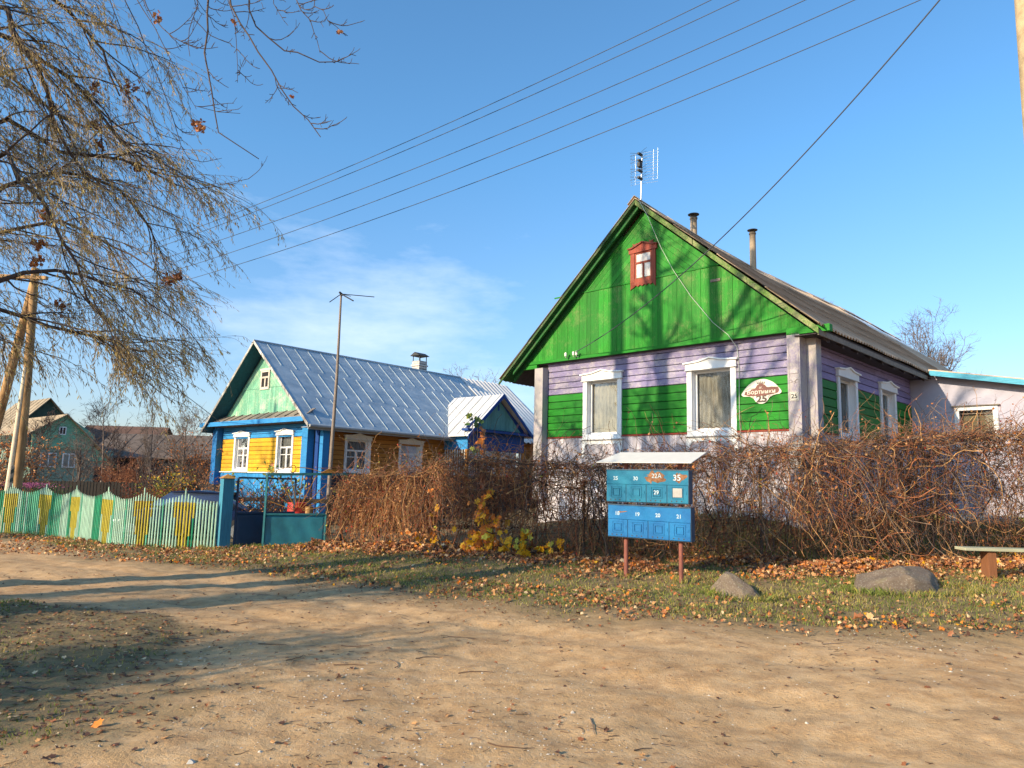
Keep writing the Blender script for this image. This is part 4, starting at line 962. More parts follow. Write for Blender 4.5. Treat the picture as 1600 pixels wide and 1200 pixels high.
def leaf(P0, P1, sheet_h, top, msheet, mframe, right):
    P0, P1 = np.array(P0), np.array(P1); L = np.linalg.norm(P1-P0); d = (P1-P0)/L; g = .03
    F = lambda p, q, z: (P0[0]+d[0]*p+d[1]*q, P0[1]+d[1]*p-d[0]*q, z)
    mb = MB(F)
    for a, b in (((0, 0, g), (0, 0, top)), ((L, 0, g), (L, 0, top if not right else sheet_h)), ((0, 0, g), (L, 0, g)), ((0, 0, sheet_h), (L, 0, sheet_h)), ((0, 0, top), (L, 0, top))):
        mb.bar(F(*a), F(*b), .04); 
    mb2 = MB()
    mb2.v, mb2.f, mb2.m, mb2.sm = [], [], [], []
    fr = MB()
    for a, b in (((0, 0, g), (0, 0, top)), ((L, 0, g), (L, 0, top if not right else sheet_h)), ((0, 0, g), (L, 0, g)), ((0, 0, sheet_h), (L, 0, sheet_h)), ((0, 0, top), (L*(1.0 if not right else 1.0), 0, top))):
        if right and a[2] == top: continue
        fr.bar(F(*a), F(*b), .042)
    lf = fr.build('gate_leaf', mframe, GT)
    sh = MB(F); n, m_ = 18, 10
    vs = [(L*i/n, -.004+.012*math.sin(i*1.1+j*.7)*math.sin(j*math.pi/m_)*math.sin(i*math.pi/n), g+.02+(sheet_h-g-.04)*j/m_) for i in range(n+1) for j in range(m_+1)]
    sh.add(vs, [(i*(m_+1)+j, (i+1)*(m_+1)+j, (i+1)*(m_+1)+j+1, i*(m_+1)+j+1) for i in range(n) for j in range(m_)], 0, True)
    so_ = sh.build('sheet_panel', msheet, lf, fix=False); md = so_.modifiers.new('t', 'SOLIDIFY'); md.thickness = .004
    return F, L, lf
F, L, lf = leaf((-6.22, 16.78), (-5.22, 17.85), .80, 1.60, m_gate_shade, m_gate_shade, False)
mb = MB(F)
for i in range(7):
    for sg in (-1, 1):
        x0 = i*L/6; x1 = x0+sg*.78*L/ (1.5); z0, z1 = .82, 1.58
        if x1 < 0: z1 = z0+(z1-z0)*(x0/(x0-x1)); x1 = 0
        if x1 > L: z1 = z0+(z1-z0)*((L-x0)/(x1-x0)); x1 = L
        if z1-z0 > .1: mb.tube([(x0, 0, z0), (x1, 0, z1)], .006, 4)
mb.build('lattice', m_gate_shade, lf)
F, L, lf = leaf((-5.50, 16.58), (-4.26, 17.12), .80, 1.69, m_teal, m_tealf, True)
mb = MB(); mb.bar(F(0, 0, 1.69), F(L+.62, .0, 1.75), .05, .06); mb.build('top_beam', m_tealf, lf)
hx, hz = L*.53, .86
mb = MB(F)
for an_ in (12, 28, 46, 66, 86, 104, 122, 142, 160):
    a = RA(an_); ln = min(.85/max(.05, math.sin(a)), (L-hx-.03 if math.cos(a) > 0 else hx-.03)/max(.01, abs(math.cos(a))))
    mb.tube([(hx+.09*math.cos(a), 0, hz+.09*math.sin(a)), (hx+ln*math.cos(a), 0, hz+ln*math.sin(a))], .009, 5)
mb.build('sun_rays', m_gold, lf)
mb = MB(F); mb.tube([(hx+.09*math.cos(t), 0, hz+.09*math.sin(t)) for t in np.linspace(0, math.pi, 12)], .012, 6); mb.prism([(hx+.075*math.cos(t), hz+.075*math.sin(t)) for t in np.linspace(0, math.pi, 12)], -.004, .004); mb.build('sun_disc', paint('dark_red_disc', (.30, .03, .02), (.2, .08, .05), .2, 'o'), lf)
mb = MB(F)
mb.tube([(.55+.085*math.cos(t)*.8, 0, 1.83+.085*math.sin(t)) for t in np.linspace(0, 6.28, 18)], .009, 5); mb.build('ring', m_black, lf)
mb = MB(F); mb.tube([(.08+.46*t, 0, 1.73+.14*math.sin(t*1.5)) for t in np.linspace(0, 1, 10)], .009, 5); mb.tube([(.64+.62*t, 0, 1.87-.12*t*t) for t in np.linspace(0, 1, 10)], .009, 5)
mb.prism([(1.18, 1.75), (1.55, 1.77), (1.36, 1.86)], -.05, .05)
mb.build('curved_ornament', m_gold, lf)

# things in the yard behind the gate
def simple(name, mb, mat, label, cat, group=None, bevel=0):
    o = mb.build(name, mat, None, bevel=bevel); return tag(o, label, cat, group)
a = at(464, 800, 18.6); x, y = a[0], 18.6
mb = MB(); mb.tube([(x, y, 0), (x, y, .1), (x, y, .6), (x, y, 1.0)], [.22, .23, .25, .23], 20); mb.tube([(x, y, .58), (x, y, .62)], .258, 20); mb.tube([(x, y, .97), (x, y, 1.01)], .24, 20)
simple('barrel', mb, plain('red_plastic', (.55, .03, .02), .4, .1), 'red plastic barrel standing behind the metal gate', 'barrel')
a = at(483, 800, 18.2); mb = MB(); mb.tube([(a[0], 18.2, 0), (a[0]+.01, 18.2, .5), (a[0], 18.2, .93)], [.11, .10, .10], 12); simple('log_post', mb, m_pole, 'short thick log post right of the red barrel', 'post')
RF = empty('rail_fence', (0, 0, 0), 0, 'dark low rail fence in the yard behind the blue gate', 'fence')
for z in (.45, 1.02):
    mb = MB(); mb.bar((-7.6, 20.0, z), (-.5, 18.9, z+.02), .05, .11); mb.build('rail', m_darkwall, RF)
for i in range(6):
    x = -7.5+i*1.35; mb = MB(); mb.tube([(x, 20.05-.155*(x+7.6), 0), (x, 20.05-.155*(x+7.6), 1.2)], .07, 8); mb.build('fence_post', m_darkwall, RF)
for (px, py, Y, L, r, rz, lab) in ((650, 815, 18.5, 1.5, .09, 10, 'grey log lying in the yard behind the left hedge, uppermost of the pair'), (640, 828, 18.0, 1.3, .10, 4, 'darker log lying lower behind the left hedge')):
    a = at(px, py, Y); mb = MB(); d = np.array([math.cos(RA(rz)), math.sin(RA(rz)), .0])*L/2; z = max(float(gz(a[0], Y))+r, a[2])
    mb.tube([np.array([a[0], Y, z])-d, np.array([a[0], Y, z+.01]), np.array([a[0], Y, z])+d], [r, r*1.05, r*.9], 10); simple('log', mb, m_oldwood, lab, 'log')
a = at(1535, 812, 15.6); mb = MB(); mb.tube([(a[0]-.85, 15.4, a[2]-.01), (a[0], 15.55, a[2]), (a[0]+.85, 15.8, a[2]-.02)], [.09, .1, .085], 12)
simple('log', mb, plain('white_birch_log', (.62, .60, .52), .8, .25, 9), 'white birch log lying behind the brown hedge above the bench', 'log')

# car behind the picket fence
CAR = empty('parked_car', (-8.3, 19.5, -.06), RA(6), 'dark blue car whose roof shows just over the picket fence', 'car')
m_car = plain('dark_blue_car_paint', (.012, .018, .05), .25, .05, 3, .3, 0)
def loft(secs, mat, name, parent, mi=None):
    mb = MB(); n = len(secs[0]); vs = [p for s in secs for p in s]
    fs = [(i*n+j, i*n+(j+1) % n, (i+1)*n+(j+1) % n, (i+1)*n+j) for i in range(len(secs)-1) for j in range(n)]
    mb.add(vs, fs, 0, True); mb.add(secs[0], [tuple(range(n))]); mb.add(secs[-1], [tuple(range(n))]); return mb.build(name, mat, parent)
def carsec(x, w, z0, z1): return [(x, -w, z0), (x, -w*1.03, (z0+z1)/2), (x, -w*.9, z1), (x, w*.9, z1), (x, w*1.03, (z0+z1)/2), (x, w, z0)]
loft([carsec(-2.05, .68, .3, .62), carsec(-1.9, .78, .2, .72), carsec(-1.0, .82, .2, .80), carsec(1.2, .82, .2, .82), carsec(1.95, .76, .22, .76), carsec(2.08, .66, .3, .66)], m_car, 'body', CAR)
loft([[(-1.15, -.7, .78), (-1.15, .7, .78), (-1.1, .68, .82), (-1.1, -.68, .82)], [(-.45, -.7, .79), (-.45, .7, .79), (-.5, .56, 1.24), (-.5, -.56, 1.24)], [(.75, -.7, .79), (.75, .7, .79), (.7, .56, 1.22), (.7, -.56, 1.22)], [(1.45, -.68, .8), (1.45, .68, .8), (1.4, .6, .84), (1.4, -.6, .84)]], plain('tinted_car_glass', (.10, .13, .2), .06, .05, 2, .6, 0), 'window', CAR)
loft([[(-.52, -.56, 1.235), (-.52, .56, 1.235), (-.5, .5, 1.27), (-.5, -.5, 1.27)], [(.1, -.57, 1.245), (.1, .57, 1.245), (.1, .5, 1.30), (.1, -.5, 1.30)], [(.72, -.56, 1.22), (.72, .56, 1.22), (.7, .5, 1.26), (.7, -.5, 1.26)]], m_car, 'roof', CAR)
for x in (-1.3, 1.3):
    for y in (-.75, .75):
        mb = MB(); mb.tube([(x, y-.1, .3), (x, y+.1, .3)], .3, 20); wh = mb.build('wheel', m_black, CAR); mb = MB(); mb.tube([(x, y-.11, .3), (x, y+.11, .3)], .17, 14); mb.build('rim', m_steel, wh)

# ------------------------------------------------------------------ mailbox rack
mx, my = 1.93, 12.07; mth = RA(-30.75); MR = empty('mailbox_rack', (mx, my, float(gz(mx, my))-.0), mth, 'blue metal mailbox rack on two red posts under a white canopy', 'mailbox')
zg = float(gz(mx, my)); Fm = lambda p, d, z: (p, -d, z-zg)
m_mb = None
def mbpaint(name, c1, c2):
    m, t, b = newmat(name); n1 = noise(t, 2.2, 4, .6); n2 = noise(t, 9, 5, .7)
    c = mix(t, ramp(t, n1, .35, .65), c1, c2); c = mix(t, ramp(t, n2, .70, .76), c, (.18, .09, .05))
    t.links.new(c, b.inputs['Base Color']); b.inputs['Roughness'].default_value = .6; b.inputs['Specular IOR Level'].default_value = .25; bump(t, b, n1, .5, .03); return m
m_mb1 = mbpaint('turquoise_cabinet_paint', (.002, .11, .22), (.010, .18, .30)); m_mb2 = mbpaint('azure_cabinet_paint', (.002, .095, .29), (.007, .17, .41)); m_mbd = plain('dark_blue_side', (.012, .06, .12), .5, .2)
m_rustpost = plain('red_oxide_post', (.22, .07, .05), .75, .25, 6)
for x in (.02, .93):
    yy = -math.sin(mth)*0; mb = MB(Fm); wx, wy = mx+math.cos(mth)*x, my+math.sin(mth)*x
    mb.tube([(x, 0.06, float(gz(wx, wy))-.05), (x, .06, 2.06)], .036, 12); mb.build('post', m_rustpost, MR)
mb = MB(); q = [(-.40, -.33, 2.0), (1.19, -.33, 2.0), (1.27, .22, 2.185), (-.20, .22, 2.185)]; q = [(a, b, c-zg) for a, b, c in q]
mb.add(q+[(a, b, c-.012) for a, b, c in q], [(0, 1, 2, 3), (7, 6, 5, 4), (0, 4, 5, 1), (1, 5, 6, 2), (2, 6, 7, 3), (3, 7, 4, 0)]); mb.build('canopy', plain('white_sheet', (.58, .57, .55), .6, .06, 4), MR)
mb = MB(Fm)
for x in (.02, .93): mb.bar((x, .0, 2.0), (x, -.18, 2.14), .03)
mb.build('bracket', m_rustpost, MR)
m_num = plain('faded_white_print', (.40, .52, .60), .7, .2, 30, 0, 0); m_rust = plain('rust_patch', (.21, .10, .05), .9, .6, 18, 0, .5)
for ci, (xa, xb, za, zb_, mt, nums, tilt) in enumerate(((-.27, 1.10, 1.365, 1.875, m_mb1, ['25', '30', '', '35'], 0), (-.24, 1.13, .80, 1.305, m_mb2, ['18', '19', '20', '21'], -.008))):
    sk = lambda x: tilt*(x-.4)*1.5
    Fc = lambda p, d, z, sk=sk: (p, -d, z-zg+sk(p))
    D = .20; zs = za+(zb_-za)*.55     # doors below zs
    mb = MB(Fc); mb.box(xa, xb, .0, D-.012, za, zb_, 0); mb.box(xa, xb, D-.0119, D, zs+.003, zb_, 0)
    cb = mb.build('cabinet', [mt], MR, bevel=.004)
    mb = MB(Fc); mb.box(xa-.006, xb+.006, -.01, D+.012, zb_, zb_+.014); mb.box(xb+.0005, xb+.006, .0, D, za, zb_-.001); mb.box(xa, xb, 0, D-.02, za-.008, za-.001); mb.build('cabinet_edge', m_mbd, cb)
    dw = (xb-xa)/4
    for i in range(4):
        x0, x1 = xa+i*dw+.005, xa+(i+1)*dw-.005; z0, z1 = za+.006, zs-.002; e = random.uniform(0, .004)
        mb = MB(Fc); mb.box(x0, x1, D-.0118, D+.001+e, z0, z1)
        xm, zm = (x0+x1)/2, (z0+z1)/2+.02
        for hw_, dd in ((.092, .007), (.060, .013)):
            for q in ((xm-hw_, xm+hw_, zm+hw_-.008, zm+hw_), (xm-hw_, xm+hw_, zm-hw_, zm-hw_+.008), (xm-hw_, xm-hw_+.008, zm-hw_+.008, zm+hw_-.008), (xm+hw_-.008, xm+hw_, zm-hw_+.008, zm+hw_-.008)):
                mb.box(q[0], q[1], D+.001+e, D+.001+e+dd, q[2], q[3])
        mb.box(x1-.03, x1-.022, D+.001+e, D+.008+e, zm-.02, zm+.02)
        for j in range(3): mb.tube([(x0+.07+.08*j, D+.0015+e, z0+.028), (x0+.07+.08*j, D+.003+e, z0+.028)], .011, 10, 1)
        mb.box(x0-.004, x0-.0005, D-.0118, D+.0005, z0, z1, 1)
        dr = mb.build('door', [mt, m_black], cb)
        if nums[i]: text(nums[i], .082 if nums[i] != '35' else .13, Fc, xm-.01, (zs+zb_)/2+(-.02 if nums[i] != '35' else .0), D+.0035, m_num, cb, bold=.002)
    if ci == 0:
        def blot(cx_, cz_, rx, rz_, n=26, seed=1):
            r = random.Random(seed); return [(cx_+rx*math.cos(t)*(r.uniform(.5, 1.15)), cz_+rz_*math.sin(t)*r.uniform(.45, 1.15)) for t in [2*math.pi*i/n for i in range(n)]]
        mb = MB(Fc); mb.prism(blot(xa+dw*2.48, 1.765, .185, .12, seed=3), D, D+.0015); mb.prism(blot(xa+dw*3.62, 1.77, .12, .085, seed=5), D, D+.0013); mb.build('rust_patch', m_rust, cb)
        text('22А', .10, Fc, xa+dw*2.5, 1.785, D+.0025, m_num, cb)
        text('29', .085, Fc, xa+dw*2.5, za+.16, D+.018, m_num, cb, bold=.002)
        mb = MB(Fc); mb.box(xa+dw*3.5-.075, xa+dw*3.5+.075, D+.006, D+.016, za+.095, za+.235); mb.build('paper_patch', plain('grey_plate', (.33, .32, .31), .6), cb, bevel=.003)
    else:
        mb = MB(Fc); mb.prism([(xa+.17, 1.19), (xa+.22, 1.185), (xa+.30, 1.2), (xa+.34, 1.212), (xa+.29, 1.215), (xa+.24, 1.205), (xa+.19, 1.213)], D, D+.0015); mb.build('rust_patch', m_rust, cb)

# ------------------------------------------------------------------ bench, boulders
BN = empty('bench', (7.82, 12.0, 0), RA(-3), 'wooden plank bench on stout brown legs at the right edge', 'bench')
mb = MB(); mb.box(-.47, 2.4, -.16, .15, .716, .765); mb.build('seat', paint('pale_mossy_plank', (.50, .50, .34), (.40, .38, .30), .5, 'x', .8), BN, bevel=.008)
for x in (-.09, 1.75):
    mb = MB(); mb.box(x, x+.13, -.11, .11, .0, .715); mb.build('leg', paint('rusty_brown_post', (.27, .11, .05), (.3, .2, .15), .3, 'z', .8), BN, bevel=.006)
def boulder(loc, sc, rz, tilt, label, seed, mat):
    me = bpy.data.meshes.new('boulder'); bm = bmesh.new(); bmesh.ops.create_icosphere(bm, subdivisions=5, radius=1)
    r = random.Random(seed); pl = [Vector((r.uniform(-1, 1), r.uniform(-1, 1), r.uniform(-.3, 1))).normalized() for _ in range(16)]; pd = [r.uniform(.6, .86) for _ in pl]
    from mathutils import noise as mn
    for v in bm.verts:
        p = v.co.copy()
        for n_, d_ in zip(pl, pd):
            k = p.dot(n_)
            if k > d_: p -= n_*(k-d_)*.97
        p *= 1+.05*mn.noise(v.co*2.3+Vector((seed, 0, 0)))+.02*mn.noise(v.co*7)+.008*mn.noise(v.co*20)
        v.co = p
    bm.to_mesh(me); bm.free(); me.materials.append(mat)
    for f in me.polygons: f.use_smooth = True
    o = link('boulder', me); o.location = loc; o.scale = sc; o.rotation_euler = (tilt[0], tilt[1], rz); return tag(o, label, 'boulder', 'boulders on the grass verge')
def stone():
    m, t, b = newmat('lichen_stone'); n1 = noise(t, 1.4, 5, .6); n2 = noise(t, 22, 5, .8); n3 = noise(t, 3, 5, .7)
    c = mix(t, ramp(t, n1, .35, .65), (.12, .088, .066), (.20, .15, .11)); c = mix(t, ramp(t, n2, .55, .66, 0, .9), c, (.42, .38, .32)); c = mix(t, ramp(t, n3, .55, .7, 0, .5), c, (.17, .15, .07))
    t.links.new(c, b.inputs['Base Color']); b.inputs['Roughness'].default_value = .9; bump(t, b, n2, .6, .02); return m
m_stone = stone()
boulder((3.34, 10.7, .12), (.47, .34, .25), RA(-22), (RA(10), RA(24)), 'small wedge shaped boulder beside the mailbox rack', 4, m_stone)
boulder((5.82, 11.1, .22), (.88, .44, .41), RA(6), (RA(-8), RA(-5)), 'large flat grey boulder in front of the hedge', 8, m_stone)

# ------------------------------------------------------------------ poles and wires
PA = empty('utility_pole', (-13.05, 19.3, 0), 0, 'weathered orange utility pole on a striped base at the left edge', 'utility pole')
Fpz = lambda p, d, z: (p, d, z)
mb = MB(); mb.tube([(.08, 0, 1.2), (.03, 0, 4), (-.10, 0, 7.15)], [.125, .11, .10], 14); mb.build('pole', m_pole, PA)
cc, ss = math.cos(RA(48)), math.sin(RA(48)); Fst = lambda p, d, z: (p*cc+d*ss+.0+.0*z, p*ss-d*cc, z)
mb = MB(Fst); mb.box(-.14, .16, -.02, .10, -.05, 1.78); st = mb.build('stub', m_concrete, PA, bevel=.01)
mb = MB(Fst)
for i in range(6):
    z = .42+i*.225; mb.add([(-.139, .1025, z), (.159, .1025, z+.2), (.159, .1025, z+.31), (-.139, .1025, z+.11), (-.139, .1005, z), (.159, .1005, z+.2), (.159, .1005, z+.31), (-.139, .1005, z+.11)], [(0, 1, 2, 3), (7, 6, 5, 4), (0, 4, 5, 1), (1, 5, 6, 2), (2, 6, 7, 3), (3, 7, 4, 0)])
mb.build('stripes', m_stripe, st)
mb = MB(); mb.tube([(-.12, -.12, -.05), (-.04, -.1, 2.4), (0, -.08, 4.4)], [.07, .065, .05], 10); mb.build('sunlit_edge_strip', plain('sunlit_edge_strip', (.62, .52, .38), .9, .25, 3), PA)  # pale strip added to paint in the sunlit left face of the pole
mb = MB(); mb.tube([(-.12, .03, 6.75), (-.9, .5, 3.6), (-1.9, 1.1, 0)], [.10, .12, .14], 12); mb.build('brace', m_pole, PA)
mb = MB(); mb.bar((-1.3, .1, 6.95), (.35, -.15, 6.85), .09); mb.build('crossarm', m_pole, PA)
wires_l = [(52, 441), (60, 447), (40, 462), (62, 480), (50, 497)]
wires_r = [(1594, -243), (1597, -214), (1600, -160), (1598, -120), (1593, -68)]
wires_m = [(600, 237), (600, 249), (600, 282), (600, 309), (600, 337)]
b0 = at(1586, 0, 8.0); PBX = b0[0]+.17
PB = empty('utility_pole', (PBX, 8.0, 0), RA(20), 'rough concrete utility pole cut by the right edge of the picture', 'utility pole')
mb = MB(); mb.tube([(0, 0, -.1), (0, 0, 9.6)], [.20, .135], 8); mb.build('pole', plain('yellowish_concrete', (.40, .30, .18), .95, .3, 7, 0, .8), PB)
mb = MB(); mb.bar((-.6, .0, 8.95), (.6, 0, 8.95), .08); mb.build('crossarm', m_steel, PB)
mb = MB(); mb.tube([(-.2, -.18, 6.6), (.2, -.18, 6.62)], .008, 6); mb.build('clamp', m_black, PB)
def sag_wire(A, B, mid, r, label, mat=None, group='power lines between the two poles', n=40):
    A, B = np.array(A, float), np.array(B, float)
    def pts(s): t = np.linspace(0, 1, n)[:, None]; P = A*(1-t)+B*t; P[:, 2] -= 4*s*(t*(1-t))[:, 0]; return P
    def err(s):
        P = pts(s)-np.array([0, 0, EYE]); q = P@CA.T; x = 800+FPX*q[:, 0]/q[:, 2]; y = 600+FPX*q[:, 1]/q[:, 2]; o = np.argsort(x); return np.interp(mid[0], x[o], y[o])-mid[1]
    lo, hi = -1., 4.
    for _ in range(40):
        m_ = (lo+hi)/2
        if err(m_) < 0: lo = m_
        else: hi = m_
    mb = MB(); mb.tube(pts((lo+hi)/2), r, 5); return tag(mb.build('power_line', mat or m_cable, None), label, 'wire', group)
names_ = ['uppermost', 'second highest', 'middle', 'second lowest', 'lowest']
for l, r_, m_, nm in zip(wires_l, wires_r, wires_m, names_):
    sag_wire(at(*l, 19.2), at(*r_, 8.0), m_, .006, nm+' of the five parallel power lines crossing the blue sky')
def H1w(p, y, z): v = H1.rotation_euler.z; return np.array([H1.location.x+p*math.cos(v)-y*math.sin(v), H1.location.y+p*math.sin(v)+y*math.cos(v), z])
def H2w(p, y, z): v = H2.rotation_euler.z; return np.array([H2.location.x+p*math.cos(v)-y*math.sin(v), H2.location.y+p*math.sin(v)+y*math.cos(v), z])
sag_wire(at(1592, -150, 8.0), H1w(-5.48, -.31, 5.03), (1200, 300), .011, 'thick black service cable running down to the green gable', group='service cables')
sag_wire(at(55, 470, 19.2), H2w(-5.0, -.7, 3.75), (290, 618), .012, 'black service cable running from the left pole to the yellow house', group='service cables')
# antenna mast in front of the yellow house
AM = empty('antenna_mast', (-4.92, 20.0, 0), 0, 'tall thin wooden mast with a bare television antenna before the yellow house', 'antenna')
mb = MB(); mb.tube([(-.03, 0, 0), (.0, .0, 2.5), (.03, 0, 4.5), (.02, 0, 6.82)], [.062, .052, .042, .028], 8); mb.build('pole', paint('silver_grey_pole', (.30, .24, .20), (.16, .12, .1), .4, 'z', .8), AM)
mb = MB(); O_ = np.array([.02, 0, 6.82]); base = np.array([-4.92, 20.0, 0])
for px, py, Y, r in ((515, 472, 19.6, .012), (552, 470, 19.5, .018), (585, 464, 20.3, .012), (548, 463, 20.2, .008)):
    mb.tube([O_, at(px, py, Y)-base], r, 6)
mb.tube([(-.02, -.05, 6.86), (.06, .05, 6.80)], .03, 8); mb.build('aerial', m_black, AM)

# ------------------------------------------------------------------ bare vine hedges
def poly_at(pts, s):
    pts = np.array(pts, float); L = np.concatenate([[0], np.cumsum(np.linalg.norm(np.diff(pts[:, :2], axis=0), axis=1))]); s = np.asarray(s)*L[-1]
    return np.stack([np.interp(s, L, pts[:, i]) for i in range(pts.shape[1])], -1), L[-1]
def vine_hedge(name, pts, thick, nh, nt_, nw, label, cols, leaves, seed, leafsz=.05):
    """pts: x, y, top height above zero"""
    e = empty(name, (0, 0, 0), 0, label, 'hedge', 'bare vine hedges')
    N = 8
    def pick_s(n_):
        s_ = rng.random(6*n_); k_ = rng.random(6*n_) < np.clip(.75+.45*fnoise(s_*37, s_*0, 1.0, 60+seed), .5, 1); return s_[k_][:n_]
    # hanging stems
    s = pick_s(nh); nh = len(s); P0, L = poly_at(pts, s); lat = rng.normal(0, thick*.33, (nh, 2))
    st = np.stack([P0[:, 0]+lat[:, 0], P0[:, 1]+lat[:, 1], P0[:, 2]*rng.uniform(.45, 1.02, nh)], -1)
    g = gz(st[:, 0], st[:, 1]); H = (st[:, 2]-g)
    Ph, Rh = grow(st, np.stack([rng.normal(0, .35, nh), rng.normal(0, .35, nh), -np.ones(nh)], -1), H*rng.uniform(.5, 1.08, nh), .0052, .0033, N, .36, (0, 0, -1), .33)
    # tangles
    s = pick_s(nt_); nt_ = len(s); P0, _ = poly_at(pts, s); hh = rng.beta(2.0, 1.3, nt_)
    st = np.stack([P0[:, 0]+rng.normal(0, thick*.35, nt_), P0[:, 1]+rng.normal(0, thick*.35, nt_), P0[:, 2]*(.1+.9*hh)], -1)
    di = np.stack([rng.normal(0, 1, nt_), rng.normal(0, .5, nt_), rng.normal(0, .8, nt_)], -1)
    Pt, Rt = grow(st, di, rng.uniform(.4, 1.6, nt_), .005, .003, 10, .30)
    # matted top
    nm = int(nt_*.55); s = rng.random(nm); P0, _ = poly_at(pts, s)
    st = np.stack([P0[:, 0]+rng.normal(0, thick*.4, nm), P0[:, 1]+rng.normal(0, thick*.4, nm), P0[:, 2]-np.abs(rng.normal(0, .16, nm))], -1)
    di = np.stack([rng.normal(0, 1, nm), rng.normal(0, .6, nm), rng.normal(0, .25, nm)], -1)
    Pm, Rm_ = grow(st, di, rng.uniform(.4, 1.1, nm), .0055, .003, N, .4, (0, 0, -1), .05)
    # whips arching out of the top
    s = rng.random(nw); P0, _ = poly_at(pts, s)
    st = np.stack([P0[:, 0], P0[:, 1], P0[:, 2]-.1], -1)
    Pw, Rw = grow(st, np.stack([rng.normal(0, .9, nw), rng.normal(0, .4, nw), np.full(nw, .9)], -1), rng.uniform(.3, 1.0, nw), .0045, .002, 10, .15, (0, 0, -1), .24)
    # thick woody stems
    nk = int(L*1.2); s = rng.random(nk); P0, _ = poly_at(pts, s); st = np.stack([P0[:, 0], P0[:, 1], gz(P0[:, 0], P0[:, 1])-.05], -1)
    Pk, Rk = grow(st, np.stack([rng.normal(0, .3, nk), rng.normal(0, .15, nk), np.ones(nk)], -1), P0[:, 2]*rng.uniform(.7, 1.1, nk), .018, .007, N, .3, (0, 0, 1), .1)
    pick = lambda n_: rng.choice(4, n_, p=cols)
    Rh = Rh*rng.lognormal(-.1, .4, (nh, 1)); Rt = Rt*rng.lognormal(-.1, .45, (nt_, 1)); Rm_ = Rm_*rng.lognormal(-.1, .4, (nm, 1))
    if L > 8:      # thinner stretch where the white wall base shows through
        thin = lambda P: (rng.random(len(P)) > .15*np.exp(-((P[:, 3, 0]-3.9)/1.3)**2-((P[:, 3, 2]-1.2)/.75)**2)) & (rng.random(len(P)) > .12*np.exp(-((P[:, 3, 0]-9.5)/1.5)**2))
        a_, b_ = thin(Ph), thin(Pt); Ph, Rh, Pt, Rt = Ph[a_], Rh[a_], Pt[b_], Rt[b_]; nh, nt_ = len(Ph), len(Pt)
    o = strands('stems', [(Ph, Rh, pick(nh)), (Pt, Rt, pick(nt_)), (Pm, Rm_, pick(nm)), (Pw, Rw, pick(nw)), (Pk, Rk, pick(nk), 6)], [m_vine1, m_vine2, m_vine3, m_vine4], e)
    # clinging dry leaves
    allP = np.concatenate([Ph.reshape(-1, 3), Pt.reshape(-1, 3), Pm.reshape(-1, 3)]); k = rng.choice(len(allP), leaves)
    p = allP[k]+rng.normal(0, .02, (leaves, 3)); V = maple_leaves(p, rng.normal(size=(leaves, 3))+np.array([-.4, -.6, .3]), rng.uniform(.5, 1.3, leaves)*leafsz)
    np_mesh('leaves', V, np.full(leaves, 12), [m_leaf_b, m_leaf_t, m_leaf_r, m_leaf_o, m_leaf_yg], e, rng.choice(5, leaves, p=[.50, .27, .09, .11, .03]))
    # support posts and a rail inside
    for i in range(int(L/3.3)+1):
        q, _ = poly_at(pts, min(1, i*3.3/L)); mb = MB(); g_ = float(gz(q[0], q[1])); mb.tube([(q[0], q[1]+.1, g_-.1), (q[0], q[1]+.1, q[2]-.35)], .028, 8); mb.build('support_post', m_bark, e)
    return e
vine_hedge('vine_hedge', [(-3.95, 17.35, 1.72), (-3.0, 16.9, 1.78), (-2.2, 16.4, 1.86), (-1.55, 15.95, 1.95)], .42, 1150, 420, 60, 'reddish brown bare vine hedge between the metal gate and the tree shadow', [.45, .14, .36, .05], 3600, 1, .05)
vine_hedge('vine_hedge', [(-1.5, 15.75, 2.10), (-.6, 15.3, 2.14), (1.4, 14.35, 2.04), (2.8, 13.9, 2.14), (4.2, 13.5, 2.36), (5.8, 13.4, 2.45), (7, 13.45, 2.62), (9, 13.9, 2.82), (11, 14.6, 3.0), (14, 15.8, 3.1), (16, 16.6, 3.1)], .55, 2700, 4600, 420, 'long tangled bare vine hedge in front of the lilac and green house', [.36, .26, .17, .21], 8000, 2, .045)
# whippy sprays that stand clear of the hedge at the right
# ------------------------------------------------------------------ maples growing through the hedge
def maple(px0, py0, Y, stems, n, size, mats, probs, label, clump=.3):
    e = empty('maple_sapling', (0, 0, 0), 0, label, 'sapling')
    a = at(px0, py0, Y); a[2] = float(gz(a[0], Y))-.03; mb = MB(); cl = []
    for (px, py, r) in stems:
        b = at(px, py, Y-.1); mid = (a+b)/2+np.array([.05, 0, .05]); mb.tube([a, mid, b], [.012, .009, .005], 6); cl.append((b, r)); cl.append(((mid+b)/2, r*.7))
    mb.build('trunk', m_bark, e)
    w = np.array([r for _, r in cl]); w = w/w.sum(); k = rng.choice(len(cl), n, p=w)
    p = np.array([cl[i][0] for i in k])+rng.normal(0, 1, (n, 3))*np.array([cl[i][1] for i in k])[:, None]*np.array([.5, .4, .5])
    V = maple_leaves(p, rng.normal(0, .6, (n, 3))+np.array([-.5, -1, .35]), rng.uniform(.6, 1.2, n)*size, .2)
    np_mesh('leaves', V, np.full(n, 12), mats, e, rng.choice(len(mats), n, p=probs)); return e
maple(755, 868, 14.85, [(752, 790, .28), (738, 835, .26), (765, 815, .28), (760, 845, .22), (732, 862, .2)], 110, .19, [m_leaf_o, m_leaf_y, m_leaf_yg], [.55, .43, .02], 'young maple with orange and yellow leaves at the foot of the hedge')
